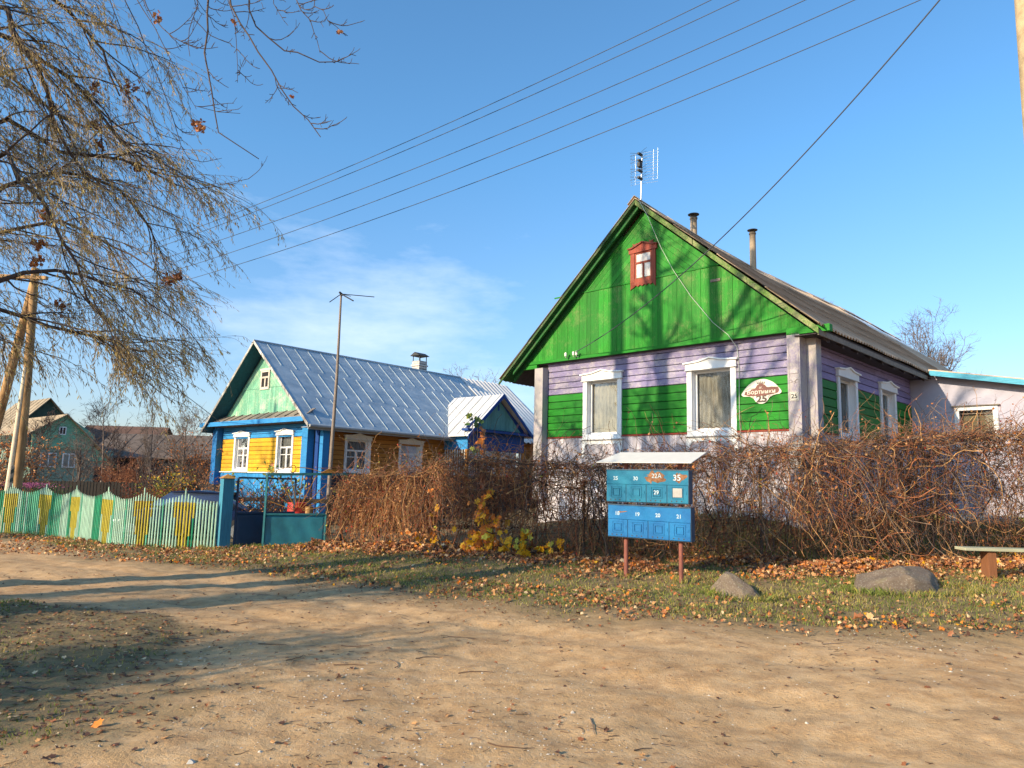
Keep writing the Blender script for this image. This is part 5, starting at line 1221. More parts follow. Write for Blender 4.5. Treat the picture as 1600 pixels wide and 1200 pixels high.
maple(800, 876, 14.55, [(790, 838, .2), (812, 850, .2), (775, 862, .18), (822, 832, .12), (858, 856, .12), (876, 852, .12), (818, 868, .14)], 66, .19, [m_leaf_y, m_leaf_yg], [.82, .18], 'low maple shoots with yellow green leaves beside the orange sapling')
maple(752, 850, 16.0, [(757, 676, .13), (755, 700, .13), (748, 690, .1)], 34, .15, [m_leaf_b, m_leaf_o], [.5, .5], 'thin maple shoot with rusty leaves poking above the hedge')
maple(742, 850, 16.0, [(738, 652, .12), (746, 660, .12)], 14, .17, [m_leaf_g, m_leaf_yg], [.75, .25], 'maple shoot tip with dark green leaves above the rusty one')
maple(700, 862, 16.0, [(690, 800, .5), (640, 845, .3), (665, 830, .35), (690, 845, .2)], 46, .15, [m_leaf_y, m_leaf_o, m_leaf_t], [.25, .35, .4], 'straggly maple seedling with tan leaves left of the dark tree shadow')

# ------------------------------------------------------------------ litter, turf, gravel
def scatter(n, xr, yr_, dens):
    out = []
    while sum(map(len, out)) < n:
        x = rng.uniform(*xr, 4*n); y = rng.uniform(*yr_, 4*n); k = rng.random(4*n) < dens(x, y); out.append(np.stack([x[k], y[k]], -1))
    return np.concatenate(out)[:n]
def gz2(x, y):
    z = gz(x, y); near = (y > 2) & (y < 20) & (np.abs(x) < 16)
    z = z + np.where(near, .016*fnoise(x, y, 2.1, 3)+.009*fnoise(x, y, 6.3, 4)+.005*fnoise(x, y, 14, 5), 0)
    z = z - np.where(near, rut(x, y), 0)
    g = grassy(x, y); return z + np.where(near & (g > 0), .02*np.clip(g, 0, 1)*(1+fnoise(x, y, 9, 6)), 0)
def litter_d(x, y):
    yh = np.interp(x, HX, HY); yr = np.interp(x, RX, RY); d = yh-y
    base = np.exp(-((d-.45)/.95)**2)*(x > -4.5)*1.0
    left = .07*(d > .1)*(d < 3.2)*(x <= -4.5)
    v = .075*((y > yr-.05) & (d > 0))*np.clip(.15+1.5*fnoise(x, y, 1.9, 9), .08, 1.3); edge = .045*np.exp(-((y-yr-.65)/.5)**2)*(x > -6)
    return np.clip(base*(.55+.6*fnoise(x, y, 1.6, 8))+left+v+edge, 0, 1)
n = 30000; p = scatter(n, (-13, 13), (7.5, 19.5), litter_d); dd = np.clip(litter_d(p[:, 0], p[:, 1]), 0, 1)
z = gz2(p[:, 0], p[:, 1])+rng.uniform(.012, .05, n)+rng.random(n)*.10*dd
V = maple_leaves(np.column_stack([p, z]), rng.normal(0, .5, (n, 3))+np.array([-.15, -.25, .9]), (rng.gamma(5, .0072, n)+.012)*(1+.9*dd), .7)
tag(np_mesh('fallen_leaves', V, np.full(n, 12), [m_leaf_b, m_leaf_t, m_leaf_p, m_leaf_o, m_leaf_y, m_leaf_k], None, rng.choice(6, n, p=[.36, .25, .05, .07, .02, .25])), 'fallen dry leaves piled along the hedge and verge', 'leaves', kind='stuff')
n = 8500; p = scatter(n, (-9, 12), (3.5, 12), lambda x, y: np.where(grassy(x, y) > 0, np.where(x < -1.5, 1., .3), .06+.45*np.clip(grassy(x, y)+1.0, 0, 1)*(x < 1)))
V = maple_leaves(np.column_stack([p, gz2(p[:, 0], p[:, 1])+.008]), rng.normal(0, .22, (n, 3))+np.array([0, 0, 1]), rng.uniform(.02, .055, n), .4)
tag(np_mesh('leaf_scraps', V, np.full(n, 12), [m_leaf_b, m_leaf_t, m_leaf_p, m_leaf_k], None, rng.choice(4, n, p=[.36, .12, .04, .48])), 'small brown leaf scraps scattered over the track', 'leaves', kind='stuff')
def grass(n, xr, yr_, dens, h, name, label, probs):
    p = scatter(n, xr, yr_, dens); z = gz2(p[:, 0], p[:, 1])-.004; a = rng.uniform(0, 2*np.pi, n); hh = rng.uniform(.5, 1.3, n)*h; w = rng.uniform(.003, .006, n)
    le = rng.normal(0, .45, (n, 2))*hh[:, None]; b = np.column_stack([p, z]); dx = np.column_stack([np.cos(a)*w, np.sin(a)*w, 0*a]); top = b+np.column_stack([le, hh]); mid = b+np.column_stack([le*.35, hh*.6])
    V = np.stack([b-dx, b+dx, mid+dx*.7, top, mid-dx*.7], 1)
    cl = fnoise(p[:, 0], p[:, 1], 2.2, 12); mi = np.where(rng.random(n) < np.clip(.35+.6*cl, .05, .9), 0, rng.choice(3, n, p=probs))
    return tag(np_mesh(name, V, np.full(n, 5), m_grass, None, mi), label, 'grass', kind='stuff')
vd = lambda x, y: np.clip(grassy(x, y)*1.6+.1, 0, 1)*(y > 9)*(np.interp(x, HX, HY)+1.2-y > 0)*np.clip(.65+.7*fnoise(x, y, 1.7, 11), .1, 1)*np.clip(1.25-.07*(y-8), .3, 1)
grass(70000, (-16, 13), (8.0, 20.5), vd, .05, 'verge_grass', 'short green grass of the verge along the hedge', [.3, .42, .28])
fd = lambda x, y: (grassy(x, y) > .0)*(y < 9.8)*np.clip(.02+.8*fnoise(x, y, 1.1, 14), .01, 1)*np.clip(grassy(x, y)*.8, 0, 1)
grass(6500, (-9, -.5), (3.6, 9.8), fd, .032, 'trodden_grass', 'thin trodden grass in the left foreground', [.22, .4, .38])
def tuft_d(x, y):
    d = np.zeros_like(x)
    for a_, b_, ra_, rb_ in ((3.34, 10.55, .5, .28), (6.02, 10.95, .95, .38), (7.75, 11.9, .22, .2), (9.6, 11.8, .22, .2), (1.95, 12.0, .16, .14), (2.73, 11.55, .16, .14), (-6.45, 16.5, .4, .25), (-5.0, 16.6, .8, .2)):
        q_ = ((x-a_)/ra_)**2+((y-b_)/rb_)**2; d = np.maximum(d, np.exp(-((q_-1)/.35)**2))
    f_ = np.abs(y-np.interp(-x, -fx, fy)); d = np.maximum(d, .3*np.exp(-((f_-.06)/.08)**2)*(x < -6.5))
    return d
grass(4000, (-14, 10.5), (10, 20), tuft_d, .10, 'tall_grass', 'longer grass tufts round the boulders, posts and picket fence foot', [.2, .45, .35])
grass(9000, (3.5, 14), (13.2, 17.5), lambda x, y: (y > np.interp(x, HX, HY))*1.0, .14, 'bank_grass', 'longer rough grass on the bank behind the hedge', [.4, .4, .2])
# twigs lying on the track
def tw_d(x, y): return np.where(grassy(x, y) > 0, .5, .04+.5*np.clip(fnoise(x, y, .8, 44), 0, 1)**1.4+.5*np.exp(-((x+.2)/1.6)**2-((y-4.9)/.8)**2)+.12*(x < -.5))*np.clip(1.3-.1*(y-4), .25, 1.2)
n = 5200; p = scatter(n, (-9, 12), (3.7, 12.5), tw_d); st = np.column_stack([p, gz2(p[:, 0], p[:, 1])+.006]); an_ = rng.normal(.1, .75, n)
Pq, Rq = grow(st, np.column_stack([np.cos(an_), np.sin(an_), 0*an_]), rng.gamma(1.6, .022, n)+.01, .0026, .0014, 4, .25)
Pq[..., 2] = gz2(Pq[..., 0], Pq[..., 1])+.004+rng.random((n, 1))*.004
n2 = 40; p2 = scatter(n2, (-5, 6), (4, 9), tw_d); an2 = rng.normal(.1, .7, n2); P2, R2 = grow(np.column_stack([p2, 0*p2[:, 0]]), np.column_stack([np.cos(an2), np.sin(an2), 0*an2]), rng.uniform(.14, .42, n2), .0045, .002, 7, .22)
P2[..., 2] = gz2(P2[..., 0], P2[..., 1])+.008
Pq8 = Pq
tag(strands('fallen_twigs', [(Pq8, Rq, rng.choice(3, n)), (P2, R2, rng.choice(3, n2), 5)], [m_vine4, plain('dead_brown_twig', (.13, .07, .04), .9, .3, 5, 0, 0), m_twig_g]), 'small dead twigs scattered over the track', 'twigs', kind='stuff')
# gravel
n = 7500; p = scatter(n, (-8, 11), (3.6, 12), lambda x, y: np.where(grassy(x, y) > .4, .08, .06+.9*np.clip(fnoise(x, y, .9, 21), 0, 1)**1.5+.6*np.exp(-((x+.6)/1.3)**2)*(y < 7))*np.clip(1.25-.11*(y-4), .12, 1))
sz = rng.gamma(1.3, .0022, n)+.0018; octa = np.array([(1, 0, 0), (0, 1, 0), (-1, 0, 0), (0, -1, 0), (0, 0, .7), (.6, .6, .45), (-.6, .5, .4)]); fo = [(0, 1, 5), (1, 2, 6), (2, 3, 4), (3, 0, 4), (0, 5, 4), (5, 1, 6), (5, 6, 4), (6, 2, 4)]
ca, sa = np.cos(rng.uniform(0, 6.3, n)), np.sin(rng.uniform(0, 6.3, n)); q = octa[None]*sz[:, None, None]*rng.uniform(.7, 1.4, (n, 1, 3)); X_ = q[..., 0]*ca[:, None]-q[..., 1]*sa[:, None]; Y_ = q[..., 0]*sa[:, None]+q[..., 1]*ca[:, None]
V = np.stack([X_+p[:, :1], Y_+p[:, 1:], q[..., 2]+gz2(p[:, 0], p[:, 1])[:, None]-sz[:, None]*.1], -1).reshape(-1, 3)
fo = np.array(fo); I = (fo[None]+(np.arange(n)*7)[:, None, None]).reshape(-1)
tag(np_mesh('gravel', V, np.full(n*len(fo), 3), [plain('pale_gravel', (.48, .42, .35), .9, .3, 8), plain('grey_gravel', (.26, .23, .20), .9, .3, 8)], None, np.repeat(rng.integers(0, 2, n), len(fo)), False, I), 'loose pale gravel on the track', 'gravel', kind='stuff')
for (px, py, r, lab) in ((298, 1197, .035, 'largest pale pebble at the bottom edge left of centre'), (556, 1010, .02, 'pale pebble on the track'), (285, 1138+60, .02, '')):
    if not lab or py > 1199: continue
    rr = ray(px, py); t_ = -EYE/rr[2]; boulder((rr[0]*t_, rr[1]*t_, r*.3), (r*1.2, r, r*.7), 1.0, (0, 0), lab, int(px), plain('pale_pebble', (.5, .46, .40), .8)) if px < 500 else None
for o in list(bpy.data.objects):
    if o.name.startswith('boulder') and 'pebble' in o.get('label', ''): o.name = 'pebble'; o['category'] = 'pebble'; del o['group']
rr = ray(152, 1142); t_ = -EYE/rr[2]; V = maple_leaves(np.array([[rr[0]*t_, rr[1]*t_, .045]]), np.array([[-.35, -.6, .8]]), np.array([.085]), .5)
tag(np_mesh('fallen_leaf', V, [12], m_leaf_o), 'single bright orange leaf lying in the left foreground', 'leaf')

# ------------------------------------------------------------------ trees
def bare_tree(name, loc, h, spread, seed, label, cat='tree', group=None, mats=None, r=.22, n1=16, n2=7, n3=5, t0=.28, lean=(0, 0), twigr=.006, up=.35, k3=4, tip=.22, tw=.05):
    global rng
    keep = rng; rng = np.random.default_rng(seed)
    e = empty(name, loc, 0, label, cat, group)
    Pt, Rt = grow([(0, 0, -.2)], [(lean[0], lean[1], 1)], h*.93, r, r*tip, 12, tw, (0, 0, 1), .15)
    mt = mats or (m_bark, m_twig)
    strands('trunk', [(Pt, Rt, 0, 12)], [mt[0]], e)
    s, d, r0, _ = kids(Pt, Rt, n1, t0, .97, 1.0, .22); frac = 1-(s[:, 2]/h)*.55
    P1, R1 = grow(s, d+np.array([0, 0, .25]), spread*frac*rng.uniform(.7, 1.15, len(s)), r0*.5, r0*.12, 9, .14, (0, 0, 1), up*.3)
    s, d, r0, _ = kids(P1, R1, n2, .2, 1, .75, .25); P2, R2 = grow(s, d, spread*.42*rng.uniform(.6, 1.2, len(s)), r0*.6, twigr, 8, .2, (0, 0, 1), up*.3)
    s, d, r0, _ = kids(P2, R2, n3, .15, 1, .7, .25); P3, R3 = grow(s, d, spread*.2*rng.uniform(.5, 1.3, len(s)), np.minimum(r0*.6, twigr*1.3), twigr*.5, 6, .22)
    sets = [(P1, R1, 0, 8), (P2, R2, 0, 5), (P3, R3, 0, 3)]
    if k3:
        s, d, r0, _ = kids(P3, R3, k3, .2, 1, .6, .25); P4, R4 = grow(s, d, spread*.09*rng.uniform(.5, 1.3, len(s)), twigr*.5, twigr*.3, 4, .2); sets.append((P4, R4, 0, 3))
    o = strands('branches', sets, [mt[1]], e); rng = keep; return e
GB = 'bare trees outside the frame beside the camera'
def back(u, L, lead=0):
    P = H1w(-u, 0, 0); return (P[0]-SD[0]*L, P[1]-SD[1]*L, 0)
bare_tree('bare_tree', back(2.85, 15.5), 17.5, 2.6, 22, 'tall straight bare tree left of the frame, shading the wall beside the right window', group=GB, r=.24, n1=16, n2=6, n3=4, t0=.38, k3=0, tip=.5, tw=.012)
bare_tree('bare_tree', (-33.5, 11.0, 0), 18, 4.0, 24, 'bare tree far left whose shadow falls on the mint gable', group=GB, r=.22, n1=12, n2=5, n3=3, k3=0, tip=.4)
bare_tree('bare_tree', (-26, 7.5, 0), 10, 3.6, 27, 'medium bare tree far left mirrored in the front windows', group=GB, r=.2, n1=18, n2=6, n3=4, k3=0, tip=.4)
bare_tree('bare_tree', (-16.5, 1.5, 0), 7.5, 3.2, 25, 'low bushy bare tree left of the camera shading the far side of the track', group=GB, r=.2, n1=22, n2=8, n3=6, t0=.2, k3=3, tip=.3, twigr=.008)
bare_tree('bare_tree', (-10.6, 1.2, 0), 4.0, 2.2, 26, 'low bushy bare tree behind the camera dappling the left foreground', group=GB, r=.16, n1=22, n2=8, n3=6, t0=.2, k3=3, tip=.3, twigr=.008)
# background trees
bare_tree('bare_tree', (at(1480, 600, 45)[0], 45, 0), 11.5, 4.4, 31, 'round bare tree rising behind the right end of the annex roof', mats=(m_twig_g, m_twig_g), r=.2, n1=20, n2=8, n3=6, twigr=.014, up=.8, t0=.35)
bare_tree('bare_tree', (at(1262, 600, 42)[0], 42, 0), 13.0, 2.4, 32, 'bare treetop just showing over the grey slate roof ridge', mats=(m_twig_g, m_twig_g), r=.14, n1=12, n2=5, n3=4, twigr=.012, up=.8)
bare_tree('bare_tree', (at(722, 600, 50)[0], 50, 0), 8.7, 3.4, 33, 'low bare fruit tree behind the far end of the zinc roof', mats=(m_twig_g, m_twig_g), r=.14, n1=14, n2=6, n3=4, twigr=.014, up=.5)
bare_tree('bare_tree', (at(238, 700, 33)[0], 33, 0), 5.0, 1.7, 34, 'slim pale bare sapling with an upright crown before the long dark shed', mats=(m_twig_g, m_twig_g), r=.05, n1=22, n2=5, n3=3, twigr=.006, up=1.2, t0=.1, k3=3)
bare_tree('bare_tree', (at(128, 700, 34)[0], 34, 0), 3.3, 1.7, 35, 'low spreading bare apple tree in front of the sea green house', mats=(m_twig_g, m_twig_g), r=.09, n1=14, n2=6, n3=5, twigr=.008, t0=.15)
bare_tree('bare_tree', (at(165, 700, 40)[0], 40, 0), 5.4, 2.4, 36, 'bare orchard tree right of the sea green house', mats=(m_twig_g, m_vine4), r=.09, n1=14, n2=6, n3=5, twigr=.010, t0=.15)
bare_tree('bare_tree', (at(288, 700, 30)[0], 30, 0), 4.0, 1.9, 37, 'bare branching plum tree beside the yellow house corner', mats=(m_twig_g, m_twig_g), r=.07, n1=14, n2=6, n3=5, twigr=.008, t0=.12)
bare_tree('bare_tree', (at(55, 700, 30)[0], 30, 0), 3.6, 2.0, 38, 'dark bare tree right behind the striped pole', mats=(m_twig, m_vine4), r=.07, n1=14, n2=6, n3=5, twigr=.009, t0=.1)
def shrub(px, Y, w, h, mats, n, seed, label, leafm=None, nl=0, lsz=.05, twm=None, zb=0):
    global rng
    keep = rng; rng = np.random.default_rng(seed); a = at(px, 740, Y); e = empty('shrub', (a[0], Y, zb), 0, label, 'shrub')
    st = np.column_stack([rng.normal(0, w*.16, n), rng.normal(0, w*.16, n), np.zeros(n)]); di = np.column_stack([rng.normal(0, .5*w/h, n), rng.normal(0, .5*w/h, n), np.ones(n)])
    P1, R1 = grow(st, di, h*rng.uniform(.6, 1.05, n), .014, .005, 8, .16, (0, 0, 1), .05)
    s, d, r0, _ = kids(P1, R1, 6, .2, 1, .6, .2); P2, R2 = grow(s, d, h*.32*rng.uniform(.5, 1.2, len(s)), .006, .003, 6, .22)
    s, d, r0, _ = kids(P2, R2, 3, .2, 1, .6, .2); P3, R3 = grow(s, d, h*.14*rng.uniform(.5, 1.2, len(s)), .004, .002, 4, .22)
    strands('stems', [(P1, R1, 0, 5), (P2, R2, 0), (P3, R3, 0)], [twm or m_twig_g], e)
    if nl:
        Q = np.concatenate([P2.reshape(-1, 3), P3.reshape(-1, 3)]); k = rng.choice(len(Q), nl); V = leaf_quads(Q[k]+rng.normal(0, .02, (nl, 3)), rng.normal(size=(nl, 3))+np.array([0, 0, .3]), rng.uniform(.7, 1.3, nl)*lsz, lsz*.6)
        np_mesh('leaves', V, np.full(nl, 4), mats, e, rng.choice(len(mats), nl))
    rng = keep; return e
shrub(322, 31, 2.2, 3.3, [m_leaf_b, m_leaf_o, m_leaf_b], 60, 41, 'rusty brown shrub against the left corner of the yellow house', nl=2600, lsz=.09)
shrub(268, 29, 1.3, 1.7, [m_leaf_yg, m_leaf_g, m_leaf_y], 40, 42, 'yellow green bush below the slim bare sapling', nl=1800, lsz=.08)
shrub(330, 28, .9, 1.55, [m_leaf_o, m_leaf_b, m_leaf_t], 26, 43, 'small orange bush between green bush and house corner', nl=700, lsz=.07)
shrub(195, 34, 3.0, 2.6, [m_leaf_b, m_leaf_b, m_leaf_t], 70, 44, 'broad brown thicket in front of the long dark shed', nl=1500, lsz=.07, twm=m_vine1)
shrub(2, 25, 1.6, 3.2, [m_leaf_o, m_leaf_t, m_leaf_b], 60, 45, 'tawny leafy shrub at the left edge behind the pole', nl=2000, lsz=.10)
shrub(240, 27.5, 3.2, 1.35, [m_leaf_r, m_leaf_b, m_leaf_b], 60, 46, 'low dark red brown shrub against the dark board fence', nl=1800, lsz=.06, twm=m_vine1)
shrub(52, 20.2, 1.3, 1.28, [m_leaf_g, m_leaf_g], 30, 47, 'asters with pink blossoms peeking over the picket fence', nl=900, lsz=.06, twm=m_leaf_g)
a = at(52, 770, 20.2); n = 420; p = np.column_stack([rng.normal(a[0], .32, n), rng.normal(20.1, .2, n), 1.20+rng.random(n)*.12]); V = leaf_quads(p, rng.normal(size=(n, 3)), .05, .03)
fl = np_mesh('blossom', V-np.array([a[0], 20.2, 0]), np.full(n, 4), leafmat('pink_petal', (.36, .10, .22))); fl.parent = [o for o in bpy.data.objects if o.get('label', '').startswith('asters')][0]; fl['kind'] = 'stuff'
shrub(425, 21.5, .9, 2.15, [m_leaf_g, m_leaf_b, m_leaf_yg], 10, 48, 'dark leafy perennial silhouetted against the yellow wall', nl=330, lsz=.13, twm=m_vine4)
shrub(445, 19.6, 1.8, 1.45, [m_leaf_b, m_leaf_t, m_leaf_r], 60, 49, 'brown berry bush behind the left leaf of the gate', nl=700, lsz=.06, twm=m_vine4)
shrub(395, 20.0, 1.4, 1.35, [m_leaf_b, m_leaf_o], 46, 50, 'rusty leaved bush seen through the gate lattice', nl=520, lsz=.06, twm=m_vine4)
# far tree line closing the horizon
n = 900; a_ = rng.uniform(-1.35, 1.35, n); R_ = rng.uniform(150, 210, n); st = np.column_stack([np.sin(a_)*R_, np.cos(a_)*R_, np.zeros(n)]); P1, R1 = grow(st, np.column_stack([0*a_, 0*a_, 0*a_+1]), rng.uniform(4, 8.5, n), .3, .08, 6, .06)
s, d, r0, _ = kids(P1, R1, 14, .15, 1, .8, .2); P2, R2 = grow(s, d, rng.uniform(1, 2.6, len(s)), .09, .04, 4, .2)
tag(strands('distant_wood', [(P1, R1, 0), (P2, R2, 0)], [plain('distant_bark', (.11, .085, .075), .9)]), 'distant bare wood along the horizon', 'wood', kind='stuff')

# ------------------------------------------------------------------ the willow at the left
WX, WY = back(4.2, 15)[:2]
WL = empty('willow_tree', (0, 0, 0), 0, 'large willow with drooping yellowing twigs filling the upper left', 'tree')
def pxpath(pts, k=1.0): return np.array([at(x*k, y, Y) for x, y, Y in pts])
def resample(P, N):
    L = np.concatenate([[0], np.cumsum(np.linalg.norm(np.diff(P, axis=0), axis=1))]); t = np.linspace(0, L[-1], N); return np.stack([np.interp(t, L, P[:, i]) for i in range(3)], -1)
trunk = np.array([(WX, WY, -.2), (WX+.05, WY, 1.5), (WX-.02, WY+.03, 3.2), (WX+.04, WY+.03, 5), (WX, WY, 7.2), (WX+.03, WY, 10), (WX, WY+.03, 13.5), (WX+.05, WY, 17)])
limbs = [  # visible main limbs, from the trunk outwards
 ([(WX, WY, 4.6)], [(0, 185, 9.9), (150, 238, 10.0), (290, 250, 10.0), (350, 283, 10.2), (385, 290, 10.4)]),
 ([(WX+.1, WY, 6.2)], [(0, 42, 9.3), (75, 95, 9.4), (160, 130, 9.6), (210, 165, 9.8), (270, 225, 10.0), (330, 262, 10)]),
 ([(WX+.3, WY, 7.2)], [(10, 0, 9), (45, 60, 9.2), (90, 120, 9.4), (125, 200, 9.6), (180, 270, 9.8), (240, 300, 9.9)]),
 ([(WX, WY, 4.0)], [(0, 302, 10), (75, 278, 10.2), (180, 270, 10.6), (260, 300, 11), (330, 360, 11.2)]),
 ([(WX, WY, 3.3)], [(0, 440, 9.5), (100, 420, 10), (200, 430, 10.5), (290, 455, 11), (335, 480, 11.2)]),
 ([(WX, WY, 3.0)], [(0, 480, 9.3), (60, 500, 9.6), (130, 515, 10), (220, 530, 10.4), (270, 540, 10.5)]),
 ([(WX+.3, WY, 7.6)], [(60, -40, 9.6), (150, 20, 10.2), (215, 80, 10.6), (260, 150, 10.8)]),
 ([(WX+.1, WY, 5.2)], [(0, 110, 11.5), (120, 180, 12), (230, 205, 12), (300, 190, 12)]),
 ([(WX, WY, 3.8)], [(0, 360, 12), (130, 350, 12.5), (240, 380, 12.6), (330, 420, 12.5)]),
 ([(WX, WY, 4.3)], [(0, 240, 8.6), (90, 320, 8.7), (150, 400, 8.9), (190, 470, 9.2)]),
]
LP, LR = [], []
for a, b in limbs:
    P = resample(np.vstack([np.array(a, float), pxpath(b, .72)]), 14); P[1:-1] += rng.normal(0, .035, P[1:-1].shape); LP.append(P); LR.append(np.linspace(.06, .012, 14))
# further limbs all round so the crown is a real one
k = 10; hz_ = rng.uniform(4.5, 8.5, k); az_ = rng.uniform(1.9, 5.2, k); st = np.column_stack([np.full(k, WX), np.full(k, WY), hz_])
Pz, Rz = grow(st, np.column_stack([np.cos(az_), np.sin(az_), np.full(k, .6)]), rng.uniform(3, 4.8, k), .07, .018, 14, .10, (0, 0, -1), .035)
LP = np.concatenate([np.array(LP), Pz]); LR = np.concatenate([np.array(LR), Rz])
T_ = resample(trunk, 12); strands('trunk', [(T_[None], np.array([.36, .30, .28, .26, .25, .24, .23, .21, .20, .18, .14, .09])[None], 0, 14)], [m_barkw], WL)
nl_ = len(limbs)
s, d, r0, b_ = kids(LP, LR, 17, .25, 1, .65, .25); S1P, S1R = grow(s, d+np.array([.45, 0, -.25]), rng.uniform(.6, 1.5, len(s)), np.minimum(r0*.6, .016), .005, 9, .13, (.5, 0, -1), .03)
s, d, r0, _ = kids(S1P, S1R, 8, .15, 1, .6, .25); S2P, S2R = grow(s, d+np.array([.35, 0, -.32]), rng.uniform(.35, 1.0, len(s)), .0040, .0022, 8, .12, (.35, 0, -1), .07)
s, d, r0, _ = kids(S2P, S2R, 4, .2, 1, .5, .2); S3P, S3R = grow(s, d+np.array([.2, 0, -.25]), rng.uniform(.18, .55, len(s)), .003, .0015, 6, .12, (.1, 0, -1), .12)
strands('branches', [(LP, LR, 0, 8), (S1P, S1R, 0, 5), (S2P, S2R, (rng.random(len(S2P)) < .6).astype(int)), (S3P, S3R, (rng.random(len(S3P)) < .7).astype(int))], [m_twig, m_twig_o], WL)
# leaves along the twigs
def along(P, n):
    S_, N = P.shape[:2]; b = np.repeat(np.arange(S_), n); t = rng.uniform(.1, 1, S_*n)*(N-1.001); i = t.astype(int); f = (t-i)[:, None]
    return P[b, i]*(1-f)+P[b, i+1]*f, unit(P[b, i+1]-P[b, i])
p1, d1 = along(S2P, 5); p2, d2 = along(S3P, 6); p = np.concatenate([p1, p2]); d = np.concatenate([d1, d2])
keep_ = rng.random(len(p)) < np.clip(.85+.5*fnoise(p[:, 0]*1.3, p[:, 2]*1.3, 1.0, 31), .15, 1); p, d = p[keep_], d[keep_]; n = len(p)
V = leaf_quads(p, d*.8+np.array([0, 0, -.6])+rng.normal(0, .4, (n, 3)), rng.uniform(.045, .095, n), rng.uniform(.010, .016, n))
cl = fnoise(p[:, 0], p[:, 2], 1.8, 33); mi = np.where(rng.random(n) < .16+.25*np.clip(cl, 0, 1), 2, rng.integers(0, 2, n))
np_mesh('leaves', V, np.full(n, 4), [m_leaf_w, m_leaf_w2, m_leaf_w3], WL, mi)
# dry brown clumps caught in the crown
cl_px = [(203, 140, 9.9, .13), (150, 137, 9.7, .07), (310, 198, 10.1, .08), (70, 335, 10, .08), (57, 410, 10.2, .1), (263, 436, 10.4, .07), (277, 434, 10.4, .07), (95, 480, 10, .08), (155, 228, 10, .07), (215, 262, 10.2, .06), (148, 195, 10, .06), (60, 380, 9.8, .07)]
pp = []
for x, y, Y_, r in cl_px: pp.append(at(x, y, Y_)+rng.normal(0, r*.55, (34, 3)))
pp = np.concatenate(pp); V = maple_leaves(pp, rng.normal(size=pp.shape), rng.uniform(.05, .09, len(pp)), .6)
np_mesh('dry_leaf_clumps', V, np.full(len(pp), 12), [m_leaf_b, m_leaf_t], WL, (rng.random(len(pp)) < .2).astype(int))

# ------------------------------------------------------------------ overhanging bare branches at the top
OB = empty('overhanging_tree', (0, 0, 0), 0, 'bare tree whose knobbly branch ends hang into the top of the picture', 'tree')
tx, ty = back(1.45, 16.5)[:2]
Tk = resample(np.array([(tx, ty, -.2), (tx+.05, ty, 3), (tx-.03, ty+.02, 6), (tx+.03, ty, 9.5), (tx, ty+.1, 13), (tx+.1, ty, 17)]), 14); TkR = np.linspace(.27, .10, 14); strands('trunk', [(Tk[None], TkR[None], 0, 12)], [m_bark], OB)
lim = [[(tx, ty+.1, 5.6), (-7.2, 6.3, 7.4), (-5.4, 6.2, 8.0), (-3.6, 5.7, 7.8), (-2.4, 5.9, 7.45), (-1.9, 6.2, 7.2)], [(tx, ty+.1, 6.6), (-7.2, 6.2, 8.4), (-5.4, 6.2, 8.6), (-3.6, 5.9, 7.9), (-3.0, 6.2, 7.5), (-2.9, 6.3, 7.4)]]
LPo = np.array([resample(np.array(l, float), 12) for l in lim]); LRo = np.broadcast_to(np.linspace(.09, .022, 12), (2, 12))
s, d, r0, _ = kids(Tk[None], TkR[None], 14, .4, 1, .8, .2); K1, KR1 = grow(s, d, rng.uniform(2.5, 4.8, len(s)), .07, .02, 9, .14, (0, 0, 1), .08)
s, d, r0, _ = kids(K1, KR1, 6, .2, 1, .7, .2); K2, KR2 = grow(s, d, rng.uniform(.8, 2.0, len(s)), .022, .008, 8, .16)
s, d, r0, _ = kids(K2, KR2, 4, .2, 1, .7, .2); K3, KR3 = grow(s, d, rng.uniform(.3, .9, len(s)), .008, .004, 6, .18)
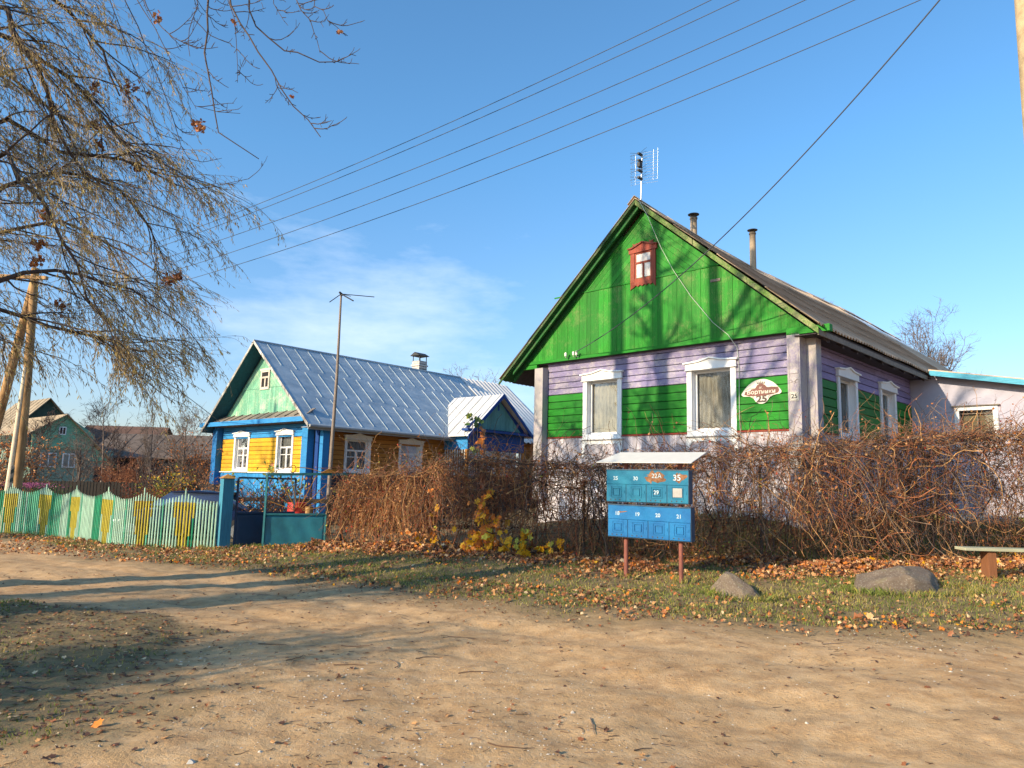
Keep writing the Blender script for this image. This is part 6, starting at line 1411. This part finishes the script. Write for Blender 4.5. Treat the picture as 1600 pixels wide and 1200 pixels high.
hang = [
 ([(-3.0, 6.2, 7.5)], [(325, -40, 6.1), (323, 20, 6.1), (322, 90, 6.1), (328, 160, 6.15), (335, 200, 6.2), (360, 222, 6.2), (400, 243, 6.3)], .013),
 ([(-2.6, 5.8, 7.4)], [(352, -40, 6), (362, 15, 6), (385, 55, 6), (415, 90, 6), (432, 125, 6.05), (455, 160, 6.1), (480, 188, 6.15), (503, 213, 6.2)], .013),
 ([(-2.3, 5.9, 7.35)], [(380, -40, 6.1), (395, 25, 6.1), (412, 62, 6.15), (450, 78, 6.2), (490, 92, 6.25), (520, 97, 6.3), (545, 85, 6.3)], .012),
 ([(-1.9, 6.2, 7.2)], [(455, -40, 6.2), (465, 5, 6.2), (485, 35, 6.25), (497, 70, 6.3), (500, 82, 6.3)], .009),
 ([(-1.9, 6.2, 7.2)], [(480, -40, 6.3), (495, 10, 6.3), (512, 30, 6.3), (538, 52, 6.35)], .008),
 ([(-3.0, 6.2, 7.5)], [(215, -40, 6.4), (228, 10, 6.4), (250, 40, 6.4), (275, 60, 6.4), (296, 75, 6.4), (308, 80, 6.4)], .010),
 ([(-3.0, 6.2, 7.5)], [(312, -40, 6.0), (305, 20, 6.0), (292, 60, 6.0), (298, 90, 6.0)], .008),
 ([(-2.6, 5.8, 7.4)], [(345, -40, 6.3), (366, 30, 6.3), (370, 75, 6.3), (372, 130, 6.3)], .007),
 ([(-2.3, 5.9, 7.35)], [(420, -40, 6.4), (430, 0, 6.4), (438, 30, 6.4), (450, 42, 6.4)], .007),
 ([(-3.6, 5.6, 7.4)], [(180, -60, 7), (250, 60, 7), (290, 150, 7.1), (330, 175, 7.2), (375, 175, 7.3)], .008),
 ([(-3.6, 5.6, 7.4)], [(170, -60, 8), (240, 100, 8.2), (280, 220, 8.4), (320, 290, 8.5), (355, 290, 8.6), (388, 280, 8.6)], .010),
 ([(-3.6, 5.6, 7.4)], [(150, -60, 8), (230, 160, 8.3), (275, 290, 8.5), (320, 325, 8.6), (350, 335, 8.6)], .008)]
HP, HR = [], []
for a, b, r in hang:
    P = resample(np.vstack([np.array(a, float), pxpath(b)]), 18); P[1:] += rng.normal(0, .012, P[1:].shape); HP.append(P); HR.append(np.linspace(r*1.1, r*.32, 18))
HP, HR = np.array(HP), np.array(HR)
s, d, r0, _ = kids(HP, HR, 9, .25, 1, .75, .2); Q1, QR1 = grow(s, d+np.array([.35, 0, .15]), rng.uniform(.12, .42, len(s)), .0045, .0025, 8, .13, (.1, 0, 1), .09)
s, d, r0, _ = kids(Q1, QR1, 4, .3, 1, .8, .2); Q2, QR2 = grow(s, d, rng.uniform(.03, .10, len(s)), .003, .0022, 4, .15, (0, 0, 1), .2)
s, d, r0, _ = kids(HP, HR, 16, .25, 1, .9, .2); Q3, QR3 = grow(s, d, rng.uniform(.02, .06, len(s)), .0035, .003, 3, .1)
strands('branches', [(LPo, LRo, 0, 8), (K1, KR1, 0, 6), (K2, KR2, 0, 4), (K3, KR3, 0, 3), (HP, HR, 0, 6), (Q1, QR1, 0, 4), (Q2, QR2, 0, 4), (Q3, QR3, 0, 4)], [m_twig], OB)
pp = np.concatenate([at(x, y, Y_)+rng.normal(0, r*.5, (k_, 3)) for x, y, Y_, r, k_ in ((245, 27, 6.4, .045, 16), (310, 200, 6.2, .04, 14), (366, 36, 6.2, .02, 4), (458, 150, 6.1, .02, 3), (533, 50, 6.3, .03, 4))])
V = maple_leaves(pp, rng.normal(size=pp.shape), rng.uniform(.04, .06, len(pp)), .6); np_mesh('dry_leaves', V, np.full(len(pp), 12), [m_leaf_b, m_leaf_t], OB, (rng.random(len(pp)) < .3).astype(int))
